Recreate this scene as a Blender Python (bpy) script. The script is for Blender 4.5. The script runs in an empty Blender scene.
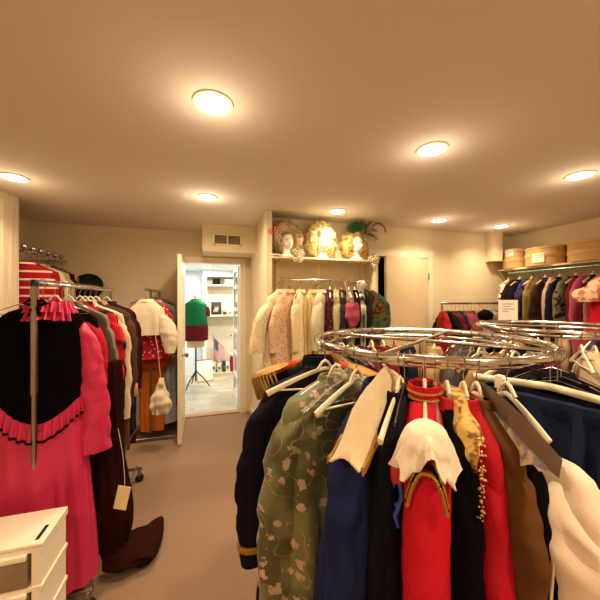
import bpy, bmesh, math, random
from mathutils import Vector, Matrix, noise
R = math.radians
TH = R(16.5); cT, sT = math.cos(TH), math.sin(TH)
H = 1.55; CEIL = 2.45
col = bpy.context.scene.collection
rnd = random.Random(7)

def K(X, Y, z=0.0):
    """camera-aligned ground coordinates -> room coordinates"""
    return Vector((X*cT + Y*sT, -X*sT + Y*cT, z))

# ------------------------------------------------------------------ materials
def lin(c):
    c = c.lstrip('#'); v = [int(c[i:i+2], 16)/255 for i in (0, 2, 4)]
    return tuple(x/12.92 if x <= .04045 else ((x+.055)/1.055)**2.4 for x in v)
MC = {}
def mat(name, colr='#888888', rough=.6, metal=0, kind='plain', c2=None, scale=20, bump=.0, emit=0, trans=0, alpha=1, sheen=0, var=.12, thr=.5, spec=.5):
    if name in MC: return MC[name]
    m = bpy.data.materials.new(name); MC[name] = m; m.use_nodes = True
    nt = m.node_tree; N = nt.nodes; L = nt.links
    b = N['Principled BSDF']
    a = lin(colr); d = lin(c2) if c2 else tuple(x*(1-var*2.0) for x in a)
    b.inputs['Roughness'].default_value = rough; b.inputs['Metallic'].default_value = metal
    b.inputs['Alpha'].default_value = alpha; b.inputs['Specular IOR Level'].default_value = spec
    if sheen: b.inputs['Sheen Weight'].default_value = sheen; b.inputs['Sheen Roughness'].default_value = .4
    if trans: b.inputs['Transmission Weight'].default_value = trans
    tc = N.new('ShaderNodeTexCoord')
    if emit:
        b.inputs['Emission Color'].default_value = (*a, 1); b.inputs['Emission Strength'].default_value = emit
        b.inputs['Base Color'].default_value = (*a, 1); return m
    mix = N.new('ShaderNodeMix'); mix.data_type = 'RGBA'
    mix.inputs[6].default_value = (*a, 1); mix.inputs[7].default_value = (*d, 1)
    if kind in ('plain', 'cloth'):
        t = N.new('ShaderNodeTexNoise'); t.inputs['Scale'].default_value = scale; t.inputs['Detail'].default_value = 4
        L.new(tc.outputs['Object'], t.inputs['Vector']); f = t.outputs['Fac']
    elif kind == 'stripe':
        t = N.new('ShaderNodeTexWave'); t.bands_direction = 'Z'; t.inputs['Scale'].default_value = scale
        L.new(tc.outputs['Object'], t.inputs['Vector'])
        r = N.new('ShaderNodeMath'); r.operation = 'GREATER_THAN'; r.inputs[1].default_value = thr
        L.new(t.outputs['Fac'], r.inputs[0]); f = r.outputs[0]
    elif kind == 'vstripe':
        t = N.new('ShaderNodeTexWave'); t.bands_direction = 'X'; t.inputs['Scale'].default_value = scale; t.inputs['Distortion'].default_value = 1
        L.new(tc.outputs['Object'], t.inputs['Vector']); f = t.outputs['Fac']
    elif kind == 'spots':
        t = N.new('ShaderNodeTexVoronoi'); t.inputs['Scale'].default_value = scale
        L.new(tc.outputs['Object'], t.inputs['Vector'])
        r = N.new('ShaderNodeMath'); r.operation = 'LESS_THAN'; r.inputs[1].default_value = thr
        L.new(t.outputs['Distance'], r.inputs[0]); f = r.outputs[0]
    elif kind == 'blotch':
        t = N.new('ShaderNodeTexNoise'); t.inputs['Scale'].default_value = scale; t.inputs['Detail'].default_value = 3
        L.new(tc.outputs['Object'], t.inputs['Vector'])
        r = N.new('ShaderNodeMapRange'); r.inputs['From Min'].default_value = thr-.04; r.inputs['From Max'].default_value = thr+.04
        L.new(t.outputs['Fac'], r.inputs['Value']); f = r.outputs['Result']
    elif kind == 'tile':
        t = N.new('ShaderNodeTexBrick'); t.inputs['Scale'].default_value = scale; t.inputs['Mortar Size'].default_value = .008
        t.inputs['Color1'].default_value = (*a, 1); t.inputs['Color2'].default_value = (*d, 1); t.inputs['Mortar'].default_value = tuple(x*.6 for x in a)+(1,)
        L.new(tc.outputs['Object'], t.inputs['Vector'])
        n2 = N.new('ShaderNodeTexNoise'); n2.inputs['Scale'].default_value = 5; n2.inputs['Detail'].default_value = 6
        L.new(tc.outputs['Object'], n2.inputs['Vector'])
        L.new(t.outputs['Color'], mix.inputs[6]); f = n2.outputs['Fac']
    L.new(f, mix.inputs[0]); L.new(mix.outputs[2], b.inputs['Base Color'])
    if bump:
        n = N.new('ShaderNodeTexNoise'); n.inputs['Scale'].default_value = 260 if kind != 'tile' else 6
        L.new(tc.outputs['Object'], n.inputs['Vector'])
        bp = N.new('ShaderNodeBump'); bp.inputs['Strength'].default_value = bump; bp.inputs['Distance'].default_value = .004
        L.new(n.outputs['Fac'], bp.inputs['Height']); L.new(bp.outputs[0], b.inputs['Normal'])
    return m

def cloth(c, **k):
    k.setdefault('rough', .85); k.setdefault('sheen', .0); k.setdefault('spec', .12); k.setdefault('bump', .25); k.setdefault('scale', 9)
    nm = 'cloth_' + c.lstrip('#') + '_'.join(str(v) for v in k.values())
    return mat(nm, c, **k)
def velvet(c): return cloth(c, rough=.97, spec=.04)
def satin(c): return cloth(c, rough=.42, bump=.05, spec=.45)

M = dict(
    wall=mat('wall_paint', '#e2d0ac', .9, scale=3, var=.02),
    ceil=mat('ceiling_paint', '#e3d8c8', .95, scale=2, var=.02),
    trim=mat('trim_paint', '#efe0c2', .5, scale=3, var=.02),
    door=mat('door_paint', '#e0c9a2', .5, scale=3, var=.02),
    carpet=mat('carpet', '#9c7b61', 1, scale=60, var=.14, bump=.8),
    hall=mat('hall_paint', '#e8eeee', .8, scale=2, var=.02),
    tile=mat('stone_tile', '#d8cfbd', .25, kind='tile', c2='#b3a68e', scale=2.2, bump=.1),
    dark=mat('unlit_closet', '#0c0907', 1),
    chrome=mat('chrome', '#d8d2c8', .16, 1, scale=4, var=.05),
    steel=mat('brushed_steel', '#a39c98', .25, 1, scale=30, var=.1),
    shelf=mat('painted_shelf', '#ecd9b4', .55, scale=4, var=.03),
    cream=mat('cream_plastic', '#efe2c0', .35, scale=8, var=.03),
    clear=mat('clear_plastic', '#f4efe0', .1, trans=.85, scale=8, var=.01),
    white=mat('white_plastic', '#f3e6cd', .35, scale=8, var=.02),
    frost=mat('frosted_plastic', '#cdb38c', .3, trans=.5, scale=14, var=.2),
    gold=mat('gold_braid', '#c08a2a', .45, .3, scale=120, var=.3, bump=.8),
    black=mat('black_plastic', '#15120f', .4, scale=8),
    wood=mat('hanger_wood', '#b98a4e', .4, scale=12, var=.15),
    paper=mat('white_paper', '#f2ead6', .8, scale=8, var=.02),
    tag=mat('tag_card', '#f0dfa0', .8, scale=8, var=.03),
    ink=mat('ink', '#3a332c', .8),
    foam=mat('foam_head', '#f6eede', .7, scale=40, var=.04),
    teal=mat('green_tinted_rail', '#8fc0a4', .3, .6, scale=8, var=.05),
    vent=mat('vent_dark', '#54402c', .6),
    glass=mat('pane_glass', '#f6fbfb', .05, trans=.95),
    lamp=mat('lamp_diffuser', '#fff0cc', emit=14), lampw=mat('hall_lamp_diffuser', '#fbfbff', emit=14),
)

# ------------------------------------------------------------------ object helpers
def setp(o, label=None, cat=None, group=None, kind=None):
    if label: o['label'] = label
    if cat: o['category'] = cat
    if group: o['group'] = group
    if kind: o['kind'] = kind
    return o
def link(name, me, parent=None, loc=None, rz=0, smooth=True):
    o = bpy.data.objects.new(name, me); col.objects.link(o)
    if parent: o.parent = parent
    if loc is not None: o.location = loc
    if rz: o.rotation_euler = (0, 0, rz)
    return o
def thing(name, label, cat, loc=(0, 0, 0), rz=0, group=None):
    o = link(name, None, None, loc, rz); o.empty_display_size = .05
    return setp(o, label, cat, group)

class MB:
    def __init__(s): s.v = []; s.f = []; s.mi = []; s.ms = []; s.xf = Matrix()
    def m(s, m_):
        if m_ not in s.ms: s.ms.append(m_)
        s.cur = s.ms.index(m_); return s
    cur = 0
    def add(s, vs, fs):
        b = len(s.v); s.v += [tuple(s.xf @ Vector(v)) for v in vs]
        s.f += [tuple(b+i for i in f) for f in fs]; s.mi += [s.cur]*len(fs); return s
    def box(s, x0, x1, y0, y1, z0, z1):
        vs = [(x, y, z) for z in (z0, z1) for y in (y0, y1) for x in (x0, x1)]
        return s.add(vs, [(0, 2, 3, 1), (4, 5, 7, 6), (0, 1, 5, 4), (2, 6, 7, 3), (0, 4, 6, 2), (1, 3, 7, 5)])
    def loft(s, rings, cap0=True, cap1=True, closed=False):
        n = len(rings[0]); vs = [p for r in rings for p in r]; fs = []
        m_ = len(rings)
        for i in range(m_ if closed else m_-1):
            for j in range(n):
                a, b = i*n+j, i*n+(j+1) % n; c, d = ((i+1) % m_)*n+(j+1) % n, ((i+1) % m_)*n+j
                fs.append((a, b, c, d))
        if not closed:
            if cap0: fs.append(tuple(reversed(range(n))))
            if cap1: fs.append(tuple((m_-1)*n+j for j in range(n)))
        return s.add(vs, fs)
    def tube(s, pts, r, n=8, closed=False, flat=1.0, cap=True, up=None):
        pts = [Vector(p) for p in pts]; m_ = len(pts); rings = []
        rs = r if isinstance(r, (list, tuple)) else [r]*m_
        u = None
        for i, p in enumerate(pts):
            if closed: t = pts[(i+1) % m_]-pts[i-1]
            else: t = pts[min(i+1, m_-1)]-pts[max(i-1, 0)]
            t.normalize()
            if up is not None: u = Vector(up)
            elif u is None: u = Vector((0, 0, 1)) if abs(t.z) < .9 else Vector((0, 1, 0))
            w = t.cross(u); 
            if w.length < 1e-5: w = t.orthogonal()
            w.normalize(); uu = w.cross(t).normalized()
            if up is None: u = uu
            rings.append([p + w*(rs[i]*math.cos(2*math.pi*k/n)) + uu*(rs[i]*flat*math.sin(2*math.pi*k/n)) for k in range(n)])
        return s.loft(rings, cap, cap, closed)
    def lathe(s, prof, cx=0, cy=0, n=24, sx=1, sy=1):
        rings = [[(cx+r*sx*math.cos(2*math.pi*k/n), cy+r*sy*math.sin(2*math.pi*k/n), z) for k in range(n)] for r, z in prof]
        return s.loft(rings)
    def build(s, name, mt=None, parent=None, loc=None, rz=0, smooth=True, bevel=0):
        me = bpy.data.meshes.new(name); me.from_pydata(s.v, [], s.f)
        if mt: me.materials.append(mt)
        else:
            for q in s.ms: me.materials.append(q)
            me.polygons.foreach_set('material_index', s.mi)
        bm = bmesh.new(); bm.from_mesh(me); bmesh.ops.recalc_face_normals(bm, faces=bm.faces)
        if bevel: bmesh.ops.bevel(bm, geom=bm.edges[:], offset=bevel, segments=2, affect='EDGES', profile=.5)
        bm.to_mesh(me); bm.free()
        if smooth:
            me.polygons.foreach_set('use_smooth', [True]*len(me.polygons)); me.set_sharp_from_angle(angle=R(50))
        o = link(name, me, parent, loc, rz); return o
def struct(o): o['kind'] = 'structure'; return o
def lerp(a, b, t): return a+(b-a)*t
def interp(prof, t):
    for i in range(len(prof)-1):
        if t <= prof[i+1][0]:
            a, b = prof[i], prof[i+1]; u = (t-a[0])/max(1e-6, b[0]-a[0]); u = u*u*(3-2*u)*.5+u*.5
            return [lerp(a[j], b[j], u) for j in range(1, len(a))]
    return list(prof[-1][1:])

# ------------------------------------------------------------------ garments
def body_mb(prof, fold=.015, freq=2.6, seed=0., n=44, rows=30, crease=.0, z0=None, z1=None, hemwave=.01, mb=None, off=0., thetas=None):
    """draped cloth tube; prof rows (z, halfwidth, halfdepth, centre x); z decreasing"""
    p = [(-q[0], q[1], q[2], q[3] if len(q) > 3 else 0.) for q in prof]
    a0 = p[0][0] if z0 is None else -z0; a1 = p[-1][0] if z1 is None else -z1
    rings = []; top = p[0][0]
    for i in range(rows+1):
        s = a0+(a1-a0)*i/rows; a, b, cx = interp(p, s)
        g = min(1, max(0, (s-top-.05)/.35)); ring = []
        for k in range(n):
            th = 2*math.pi*k/n; c, d = math.cos(th), math.sin(th)
            e = .75
            x = a*math.copysign(abs(c)**e, c); y = b*math.copysign(abs(d)**e, d)
            nx, ny = c*b+1e-4, d*a; l = math.hypot(nx, ny) or 1; nx /= l; ny /= l
            q = noise.noise((x/.1*freq*.45+seed*7, (y/.1)*freq*.45+3*seed, s*.7+seed))
            q2 = noise.noise((x*freq*9+seed, y*freq*9, s*1.2+9*seed))
            f = fold*g*(1.5*q+.9*q2)
            if crease: f += crease*noise.noise((x*12+seed, y*12+seed*3, s*14))
            f += off
            zz = -s + (hemwave*noise.noise((c*2+seed, d*2, seed)) if i == rows else 0)
            ring.append((cx+x+nx*f, y+ny*f, zz))
        rings.append(ring)
    mb = mb or MB(); mb.loft(rings, True, True); return mb

def sleeve_mb(side, w, zs, L, r0=.075, r1=.05, out=.05, fwd=0., seed=0., puff=0, crease=.012, flat=.7, n=20, rows=22, bend=0.):
    mb = MB(); rings = []
    for i in range(rows+1):
        t = i/rows
        x = w-.045+ out*math.sin(min(1, t*1.6)*math.pi/2) + bend*t*t
        z = zs-.01 - L*(t**.92 if t > 0 else 0)
        tx = math.exp(-t*9)
        r = lerp(r0, r1, t)*(math.sin(min(1, t/.07+.25)*math.pi/2))
        if puff: r *= 1+puff*math.sin(min(1, t*1.0)*math.pi)**1.2
        ring = []
        for k in range(n):
            th = 2*math.pi*k/n; c, d = math.cos(th), math.sin(th)
            q = 1+crease/.05*(noise.noise((c*1.3+seed, d*1.3+seed*2, z*13))*.9+noise.noise((c*.7+seed, d*.7, z*30))*.4)
            px = c*r*q; py = d*r*q*flat
            ring.append((side*(x+px*(1-.4*tx)), py+fwd*t, z+px*(-.75)*tx))
        rings.append(ring)
    return mb.loft(rings, True, True)

def ring_ruffle(mb, path_fn, width, n=160, waves=22, amp=.014, seed=0, thick=.003, rows=5, out=1.0, fa=None):
    """ruffle strip hanging from a closed/open path; path_fn(t)->(point, outward)"""
    rings = []
    for i in range(n+1):
        t = i/n; p, o_ = path_fn(t); p = Vector(p); o_ = Vector(o_)
        fr = []
        for j in range(rows+1):
            s = j/rows; w_ = amp*(.25+.9*s)*math.sin(waves*2*math.pi*t+seed+.6*noise.noise((t*9, 1 if fa else s, seed)))
            if fa: w_ = w_/(.25+.9*s)*1.15+.014
            fr.append(p+o_*(.004+out*.012*s+w_)+Vector((0, 0, -width*s+.006*noise.noise((t*14, seed, s)))))
        bk = [q-o_*thick for q in reversed(fr)]
        rings.append([tuple(q) for q in fr+bk])
    return mb.loft(rings)

def curl_tube(mb, c, r, h, turns=2.5, tr=.006, seed=0, ax=None):
    pts = []
    for i in range(int(turns*9)+1):
        a = i/9*2*math.pi; t = i/(turns*9)
        pts.append(Vector((r*math.cos(a), r*math.sin(a), -h*t)))
    if ax is not None:
        q = Vector((0, 0, -1)).rotation_difference(Vector(ax)); pts = [q @ p for p in pts]
    mb.tube([p+Vector(c) for p in pts], tr, 5)

DEFAULT = dict(w=.21, L=1.05, d=.045, hem=.22, hemd=.06, fold=.024, freq=2.6, sleeves=True, sl=.58, sr=.07, sr1=.045, out=.03,
               neck=.055, ch=.012, drop=.075, low=False, waist=None, collar=True)
def coat(name, cat, label, loc, rz, mt, group=None, sm=None, cm=None, seed=None, parts='', **kw):
    P = dict(DEFAULT); P.update(kw); sd = seed if seed is not None else rnd.random()*50
    root = thing(name, label, cat, loc, rz, group)
    w, L, d = P['w'], P['L'], P['d']; zs = -.105
    zsh = zs-P['drop']
    prof = [(zs, P['neck'], d*.55, 0), (zs-.012, P['neck']+.03, d*.8, 0), (zsh, w*.93, d, 0), (zsh-.05, w*.98, d*1.05, 0)]
    if P['waist']: prof += [(-.52, P['waist'], d*.9, 0), (-.62, P['waist']*1.15, d*1.1, 0)]
    prof += [(-.1-L, P['hem'], P['hemd'], 0)]
    n, rows = (24, 16) if P['low'] else (56, 40)
    body_mb(prof, P['fold'], P['freq'], sd, n, rows, crease=.004).build('body', mt, root)
    if P['sleeves']:
        for s in (-1, 1):
            m_ = sleeve_mb(s, w, zsh, P['sl']*(1+.04*s), P['sr'], P['sr1'], P['out'], seed=sd+s, puff=P.get('puff', 0),
                           n=12 if P['low'] else 22, rows=10 if P['low'] else 30, flat=P.get('sflat', .65), bend=P.get('bend', 0))
            so = m_.build('sleeve', sm or mt, root)
            if cm and not P['low']:
                x = w-.045+P['out']+P.get('bend', 0); z = zsh-P['sl']*(1+.04*s)
                c = MB(); c.lathe([(P['sr1']*1.12, z+.09), (P['sr1']*1.2, z+.085), (P['sr1']*1.22, z), (P['sr1']*1.12, z-.004)], s*x, 0, 20, 1, P.get('sflat', .65)); 
                c.build('cuff', cm, so)
    if P['collar']:
        c = MB(); nk = P['neck']
        c.loft([[((nk+.004+o_)*math.cos(a), (d*.62+o_)*math.sin(a), z) for a in [2*math.pi*k/24 for k in range(24)]]
                for o_, z in ((.0, zs-.01), (.014, zs-.028), (.022, zs-.02), (.008, zs+P['ch']-.002), (.0, zs+P['ch']), (-.006, zs-.004))], False, False)
        c.build('collar', cm or mt, root)
    return root

def blouse_like(*a, **k): return coat(*a, **k)

# ------------------------------------------------------------------ hangers
def short(lab):
    for w_ in (',', ' facing ', ' with ', ' behind ', ' between ', ' under ', ' on the ', ' beside ', ' near ', ' right of ', ' next to ', ' whose ', ' squeezed ', ' seen ', ' left of ', ' hanging ', ' at the ', ' showing ', ' in the ', ' against ', ' just ', ' to the ', ' from the '):
        if w_ in lab[8:]: lab = lab[:8]+lab[8:].split(w_)[0]
    return lab
def hanger(kind, label, loc, rz, group=None, w=.2, tilt=0, hook=True, scale=1):
    name = {'cream': 'plastic_hanger', 'wire': 'wire_hanger', 'clear': 'clear_hanger', 'wood': 'wooden_hanger', 'clip': 'clip_hanger'}[kind]
    if len(label.split()) > 16: label = label.replace(' on the near round rack', ''); pass
    root = thing(name, label, 'hanger', loc, rz, group)
    if tilt: root.rotation_euler[1] = tilt
    h = MB(); R0 = .0185
    pts = [(R0*math.cos(a), 0, R0*math.sin(a)) for a in [R(200-i*20) for i in range(0, 13)]]
    pts = [(-R0*.95, 0, -.006)]+pts[1:10]+[(R0*.8, 0, -.015), (R0*.25, 0, -.026), (0, 0, -.036), (0, 0, -.085)]
    h.tube(pts, .0017, 6); h.build('hook', M['steel'], root)
    b = MB()
    if kind == 'wire':
        b.tube([(0, 0, -.08), (w*.5, 0, -.105), (w, 0, -.145), (w+.004, 0, -.152), (w-.01, 0, -.156), (0, 0, -.156), (-w+.01, 0, -.156), (-w-.004, 0, -.152), (-w, 0, -.145), (-w*.5, 0, -.105)], .002, 6, closed=True)
        b.build('shoulder_wire', M['steel'], root)
    elif kind == 'clip':
        b.tube([(x, 0, -.09-.018*(abs(x)/w)) for x in [w*(i/8-1) for i in range(17)]], [.009]*17, 8, flat=1.3)
        b.build('bar', M['cream'], root)
        for s in (-1, 1):
            c = MB(); c.box(s*w*.62-.012, s*w*.62+.012, -.012, -.004, -.16, -.085); c.box(s*w*.62-.012, s*w*.62+.012, .004, .012, -.16, -.085); c.box(s*w*.62-.010, s*w*.62+.010, -.004, .004, -.11, -.09)
            c.build('clip', M['cream'], root, bevel=.002)
    else:
        mt = {'cream': M['cream'], 'clear': M['clear'], 'wood': M['wood']}[kind]
        fl = 1.7 if kind != 'clear' else 1.0; r = .0052 if kind != 'clear' else .0042
        # arched arms, thickened to the ends
        up = []; rr = []
        for i in range(21):
            x = w*(i/10-1); t = abs(x)/w
            up.append((x, 0, -.092-.082*t**1.25)); rr.append(r*(.8+.55*t))
        b.tube(up, rr, 10, flat=fl, up=(0, 0, 1))
        b.tube([(-.03, 0, -.094), (-.012, 0, -.068), (0, 0, -.06), (.012, 0, -.068), (.03, 0, -.094)], r*1.1, 8)
        if kind != 'wood': b.tube([(-w*.86, 0, -.163), (0, 0, -.172), (w*.86, 0, -.163)], r*.7, 8)
        b.build('shoulder_arms', mt, root)
    return root

# ------------------------------------------------------------------ SETTING
XL, XA, XP, XR = -1.665, -1.98, .53, 4.06      # left wall, alcove, partition face, right wall
YB, YM = 4.19, 3.22                            # far-left back wall, nearer back wall
Y0 = -2.6
def wbox(name, x0, x1, y0, y1, z0, z1, m_): return struct(MB().box(x0, x1, y0, y1, z0, z1).build(name, m_, smooth=False))
struct(MB().add([(XA-.1, Y0-.1, 0), (XR+.1, Y0-.1, 0), (XR+.1, YM, 0), (XP+.06, YM, 0), (XP+.06, YB, 0), (XA-.1, YB, 0)], [(0, 1, 2, 3, 4, 5)])
       .add([(XA-.1, Y0-.1, -.1), (XR+.1, Y0-.1, -.1), (XR+.1, YM, -.1), (XP+.06, YM, -.1), (XP+.06, YB, -.1), (XA-.1, YB, -.1)], [(5, 4, 3, 2, 1, 0)]).build('floor', M['carpet'], smooth=False))
# ceiling with room-shaped outline
cb = MB(); cb.box(XA-.1, XR+.1, Y0-.1, YM+.1, CEIL, CEIL+.1); cb.box(XA-.1, XP+.12, YM+.1, YB+.1, CEIL, CEIL+.1); struct(cb.build('ceiling', M['ceil'], smooth=False))
wbox('wall_left', XL-.12, XL, Y0, 3.25, 0, CEIL, M['wall'])
wbox('wall_alcove', XA-.1, XA, 3.13, YB, 0, CEIL, M['wall'])
wbox('wall_front', XA-.1, XR+.1, Y0-.1, Y0, 0, CEIL, M['wall'])
wbox('wall_right', XR, XR+.1, Y0, YM+.1, 0, CEIL, M['wall'])
D1a, D1b, DH = -.355, .40, 2.06
b = MB(); b.box(XA-.1, D1a, YB, YB+.1, 0, CEIL); b.box(D1b, XP+.06, YB, YB+.1, 0, CEIL); b.box(D1a, D1b, YB, YB+.1, DH, CEIL)
struct(b.build('wall_back', M['wall'], smooth=False))
D2a, D2b = 1.86, 2.66
b = MB(); b.box(XP+.06, D2a, YM, YM+.1, 0, CEIL); b.box(D2b, XR, YM, YM+.1, 0, CEIL); b.box(D2a, D2b, YM, YM+.1, 2.10, CEIL)
struct(b.build('wall_middle', M['wall'], smooth=False))
wbox('wall_partition', XP, XP+.06, 2.98, YB, 0, CEIL, M['wall'])
wbox('trim_1', -.10, XP, 3.73, YB, 2.13, CEIL, M['wall'])          # boxed duct over the first door
wbox('trim_2', 3.60, 3.74, 3.08, YM, 2.07, CEIL, M['wall'])        # boxed chase beside the hat shelf
# closet behind second door; its darkness is painted in as near-black walls
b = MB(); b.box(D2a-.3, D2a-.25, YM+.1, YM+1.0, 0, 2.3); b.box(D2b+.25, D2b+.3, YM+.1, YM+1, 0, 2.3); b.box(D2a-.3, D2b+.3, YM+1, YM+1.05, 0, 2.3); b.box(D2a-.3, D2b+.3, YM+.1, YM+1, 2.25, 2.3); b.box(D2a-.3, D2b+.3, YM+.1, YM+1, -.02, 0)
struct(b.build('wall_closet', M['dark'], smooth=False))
def casing(name, xa, xb, yf, h, m_, w=.055, t=.02):
    b = MB(); b.box(xa-w, xa, yf-t, yf, 0, h+w); b.box(xb, xb+w, yf-t, yf, 0, h+w); b.box(xa, xb, yf-t, yf, h, h+w)
    b.box(xa-.001, xa+.018, yf-t, yf+.1, 0, h); b.box(xb-.018, xb+.001, yf-t, yf+.1, 0, h); b.box(xa, xb, yf-t, yf+.1, h-.018, h)
    return struct(b.build(name, m_, smooth=False))
casing('trim_3', D1a, D1b, YB, DH, M['trim'])
casing('trim_4', D2a, D2b, YM, 2.10, M['trim'], .06)
# baseboards
wbox('baseboard_back', XA, D1a-.055, YB-.014, YB, 0, .1, M['trim'])
wbox('baseboard_partition', XP-.014, XP, 2.98, YB, 0, .1, M['trim'])
wbox('baseboard_middle', XP+.06, D2a-.06, YM-.014, YM, 0, .1, M['trim'])
wbox('baseboard_corner', D2b+.06, XR, YM-.014, YM, 0, .1, M['trim'])
wbox('baseboard_right', XR-.014, XR, Y0, YM-.014, 0, .1, M['trim'])
wbox('baseboard_left', XL, XL+.014, Y0, 3.25, 0, .1, M['trim'])
# end casing of left wall with moulding strips
b = MB()
for y0_, t_ in ((2.98, .012), (3.07, .02), (3.16, .028)): b.box(XL, XL+t_, y0_, y0_+.06, 0, CEIL)
b.box(XL-.12, XL+.03, 3.22, 3.26, 0, CEIL); struct(b.build('trim_5', M['trim'], smooth=False))
wbox('threshold_trim_6', D1a, D1b, YB-.0, YB+.1, -.01, .012, M['wood']).name = 'trim_6'

# door 1 leaf : hinged on the left jamb, open 90 degrees into the room
dr = struct(link('door_1', None, None, (D1a+.01, YB-.02, 0), R(-88.3)))
b = MB(); b.box(0, .74, -.02, .02, .01, DH-.02); 
for z0_, z1_ in ((.25, .95), (1.1, 1.9)):
    for s in (-1, 1):
        b.box(.12, .62, s*.02-.006, s*.02+.006, z0_, z1_)
b.build('leaf', M['trim'], dr, smooth=False)
b = MB()
for s in (-1, 1):
    b.tube([(.68, s*.02, .95), (.68, s*.055, .95)], .009, 10); b.lathe([(.0, 0), (.012, .0), (.026, .012), (.028, .024), (.018, .036), (0, .04)], n=16)
    # knob as sphere-like lathe turned sideways
    vs = b.v[-16*6:]; 
    b.v[-16*6:] = [(x+.68, s*(z+.05), y+.95) for x, y, z in vs]
b.tube([(.68, -.028, .95), (.68, .028, .95)], .025, 16)
b.build('door_handle', M['steel'], dr)
# door 2 leaf : ajar into the room, hinged on the right jamb
dr = struct(link('door_2', None, None, (D2b-.02, YM-.012, 0), R(180+9)))
b = MB(); b.box(0, .68, -.02, .02, .01, 2.07); b.build('leaf', M['door'], dr, smooth=False)
b = MB()
for z in (.3, 1.1, 1.85): b.tube([(-.006, .024, z-.045), (-.006, .024, z+.045)], .008, 8)
b.build('hinge', M['steel'], dr)
b = MB(); b.tube([(.62, .02, .95), (.62, .06, .95)], .009, 10); b.tube([(.62, .055, .95), (.62, .06, .95), (.62, .075, .95), (.62, .085, .95)], [.018, .026, .026, .012], 14); b.build('door_handle', M['steel'], dr)

# hall beyond door 1
hx0, hx1, hy0, hy1, hz = -.95, .98, YB+.1, 6.55, 2.15
wbox('floor_hall', hx0, hx1, YB, hy1, -.06, .004, M['tile'])
wbox('ceiling_hall', hx0, hx1, hy0, hy1, hz, hz+.05, M['hall'])
b = MB(); b.box(hx0-.05, hx0, hy0, hy1, 0, hz); struct(b.build('wall_hall_left', M['hall'], smooth=False))
b = MB(); b.box(hx1, hx1+.05, hy0, hy1, 0, hz); struct(b.build('wall_hall_right', M['hall'], smooth=False))
b = MB(); b.box(hx0, hx1, hy1, hy1+.05, 0, hz); b.box(-.16, -.10, 6.2, hy1, 0, hz); b.box(-.1, hx1, 6.2, hy1, 2.02, hz); struct(b.build('wall_hall_back', M['hall'], smooth=False))
su = thing('wall_shelf_unit', 'cream recessed shelves at the far end of the hall beyond the open door', 'shelves', (-.1, 6.22, 0))
b = MB(); b.box(0, .9, .3, .33, 0, 2.02); b.build('back_panel', mat('shelf_back', '#e9dcc0', .8), su, smooth=False)
b = MB(); b.box(0, .02, 0, .3, 0, 2.02); b.build('side_panel', M['shelf'], su, smooth=False)
for z in (.1, 1.25, 1.86): MB().box(.02, .9, 0, .3, z-.03, z).build('shelf', M['shelf'], su, smooth=False, bevel=.003)
MB().box(.02, .9, 0.02, .04, 0, .07).build('plinth', M['shelf'], su, smooth=False)
# glass door into hall
dr = struct(link('door_3', None, None, (D1b-.02, YB+.12, 0), R(91)))
b = MB(); b.box(0, .07, -.02, .02, .01, 2.03); b.box(.65, .72, -.02, .02, .01, 2.03)
for z in (.01, .36, .7, 1.04, 1.38, 1.72, 1.98): b.box(.07, .65, -.018, .018, z, z+(.05 if z > .02 else .12))
b.build('leaf', mat('white_gloss_paint', '#f3f4f2', .35), dr, smooth=False)
MB().box(.07, .65, -.003, .003, .1, 2.0).build('pane', M['glass'], dr, smooth=False)
MB().tube([(.68, .02, .98), (.68, .06, .98), (.6, .065, .98)], .009, 10).build('door_handle', M['chrome'], dr)

# ------------------------------------------------------------------ lights
def area(loc, size, e, colr, parent=None, spread=None, rot=None):
    l = bpy.data.lights.new('lamp', 'AREA'); l.shape = 'DISK'; l.size = size; l.energy = e; l.color = colr
    o = bpy.data.objects.new('lamp', l); col.objects.link(o); o.location = loc
    if rot: o.rotation_euler = rot
    return o
WARM = (1, .80, .55)
ptsL = [((213, 103), 'round recessed ceiling light, the biggest and nearest of those over the room'),
        ((432, 149), 'round recessed ceiling light over the near round clothes rack'),
        ((580, 175), 'round recessed ceiling light highest in view at the right over the far round rack'),
        ((14, 177), 'round recessed ceiling light beside the left wall moulding, cut by the left picture edge'),
        ((207, 197), 'round recessed ceiling light in front of the air vent box'),
        ((337, 211), 'round recessed ceiling light directly above the curly wigs'),
        ((439, 220), 'round recessed ceiling light before the ajar plain door'),
        ((501, 226), 'small round recessed ceiling light by the corner above the hat boxes')]
spots = []
for (px, py), lab in ptsL:
    Y = (CEIL-H)*300/(300-py); p = K((px-300)/300*Y, Y); spots.append((p.x, p.y, lab))
for x, y in ((-.9, -.2), (1.1, -.1), (3.0, .2), (-.6, -1.6), (1.3, -1.6), (3.1, -1.5)): spots.append((x, y, None))
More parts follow.
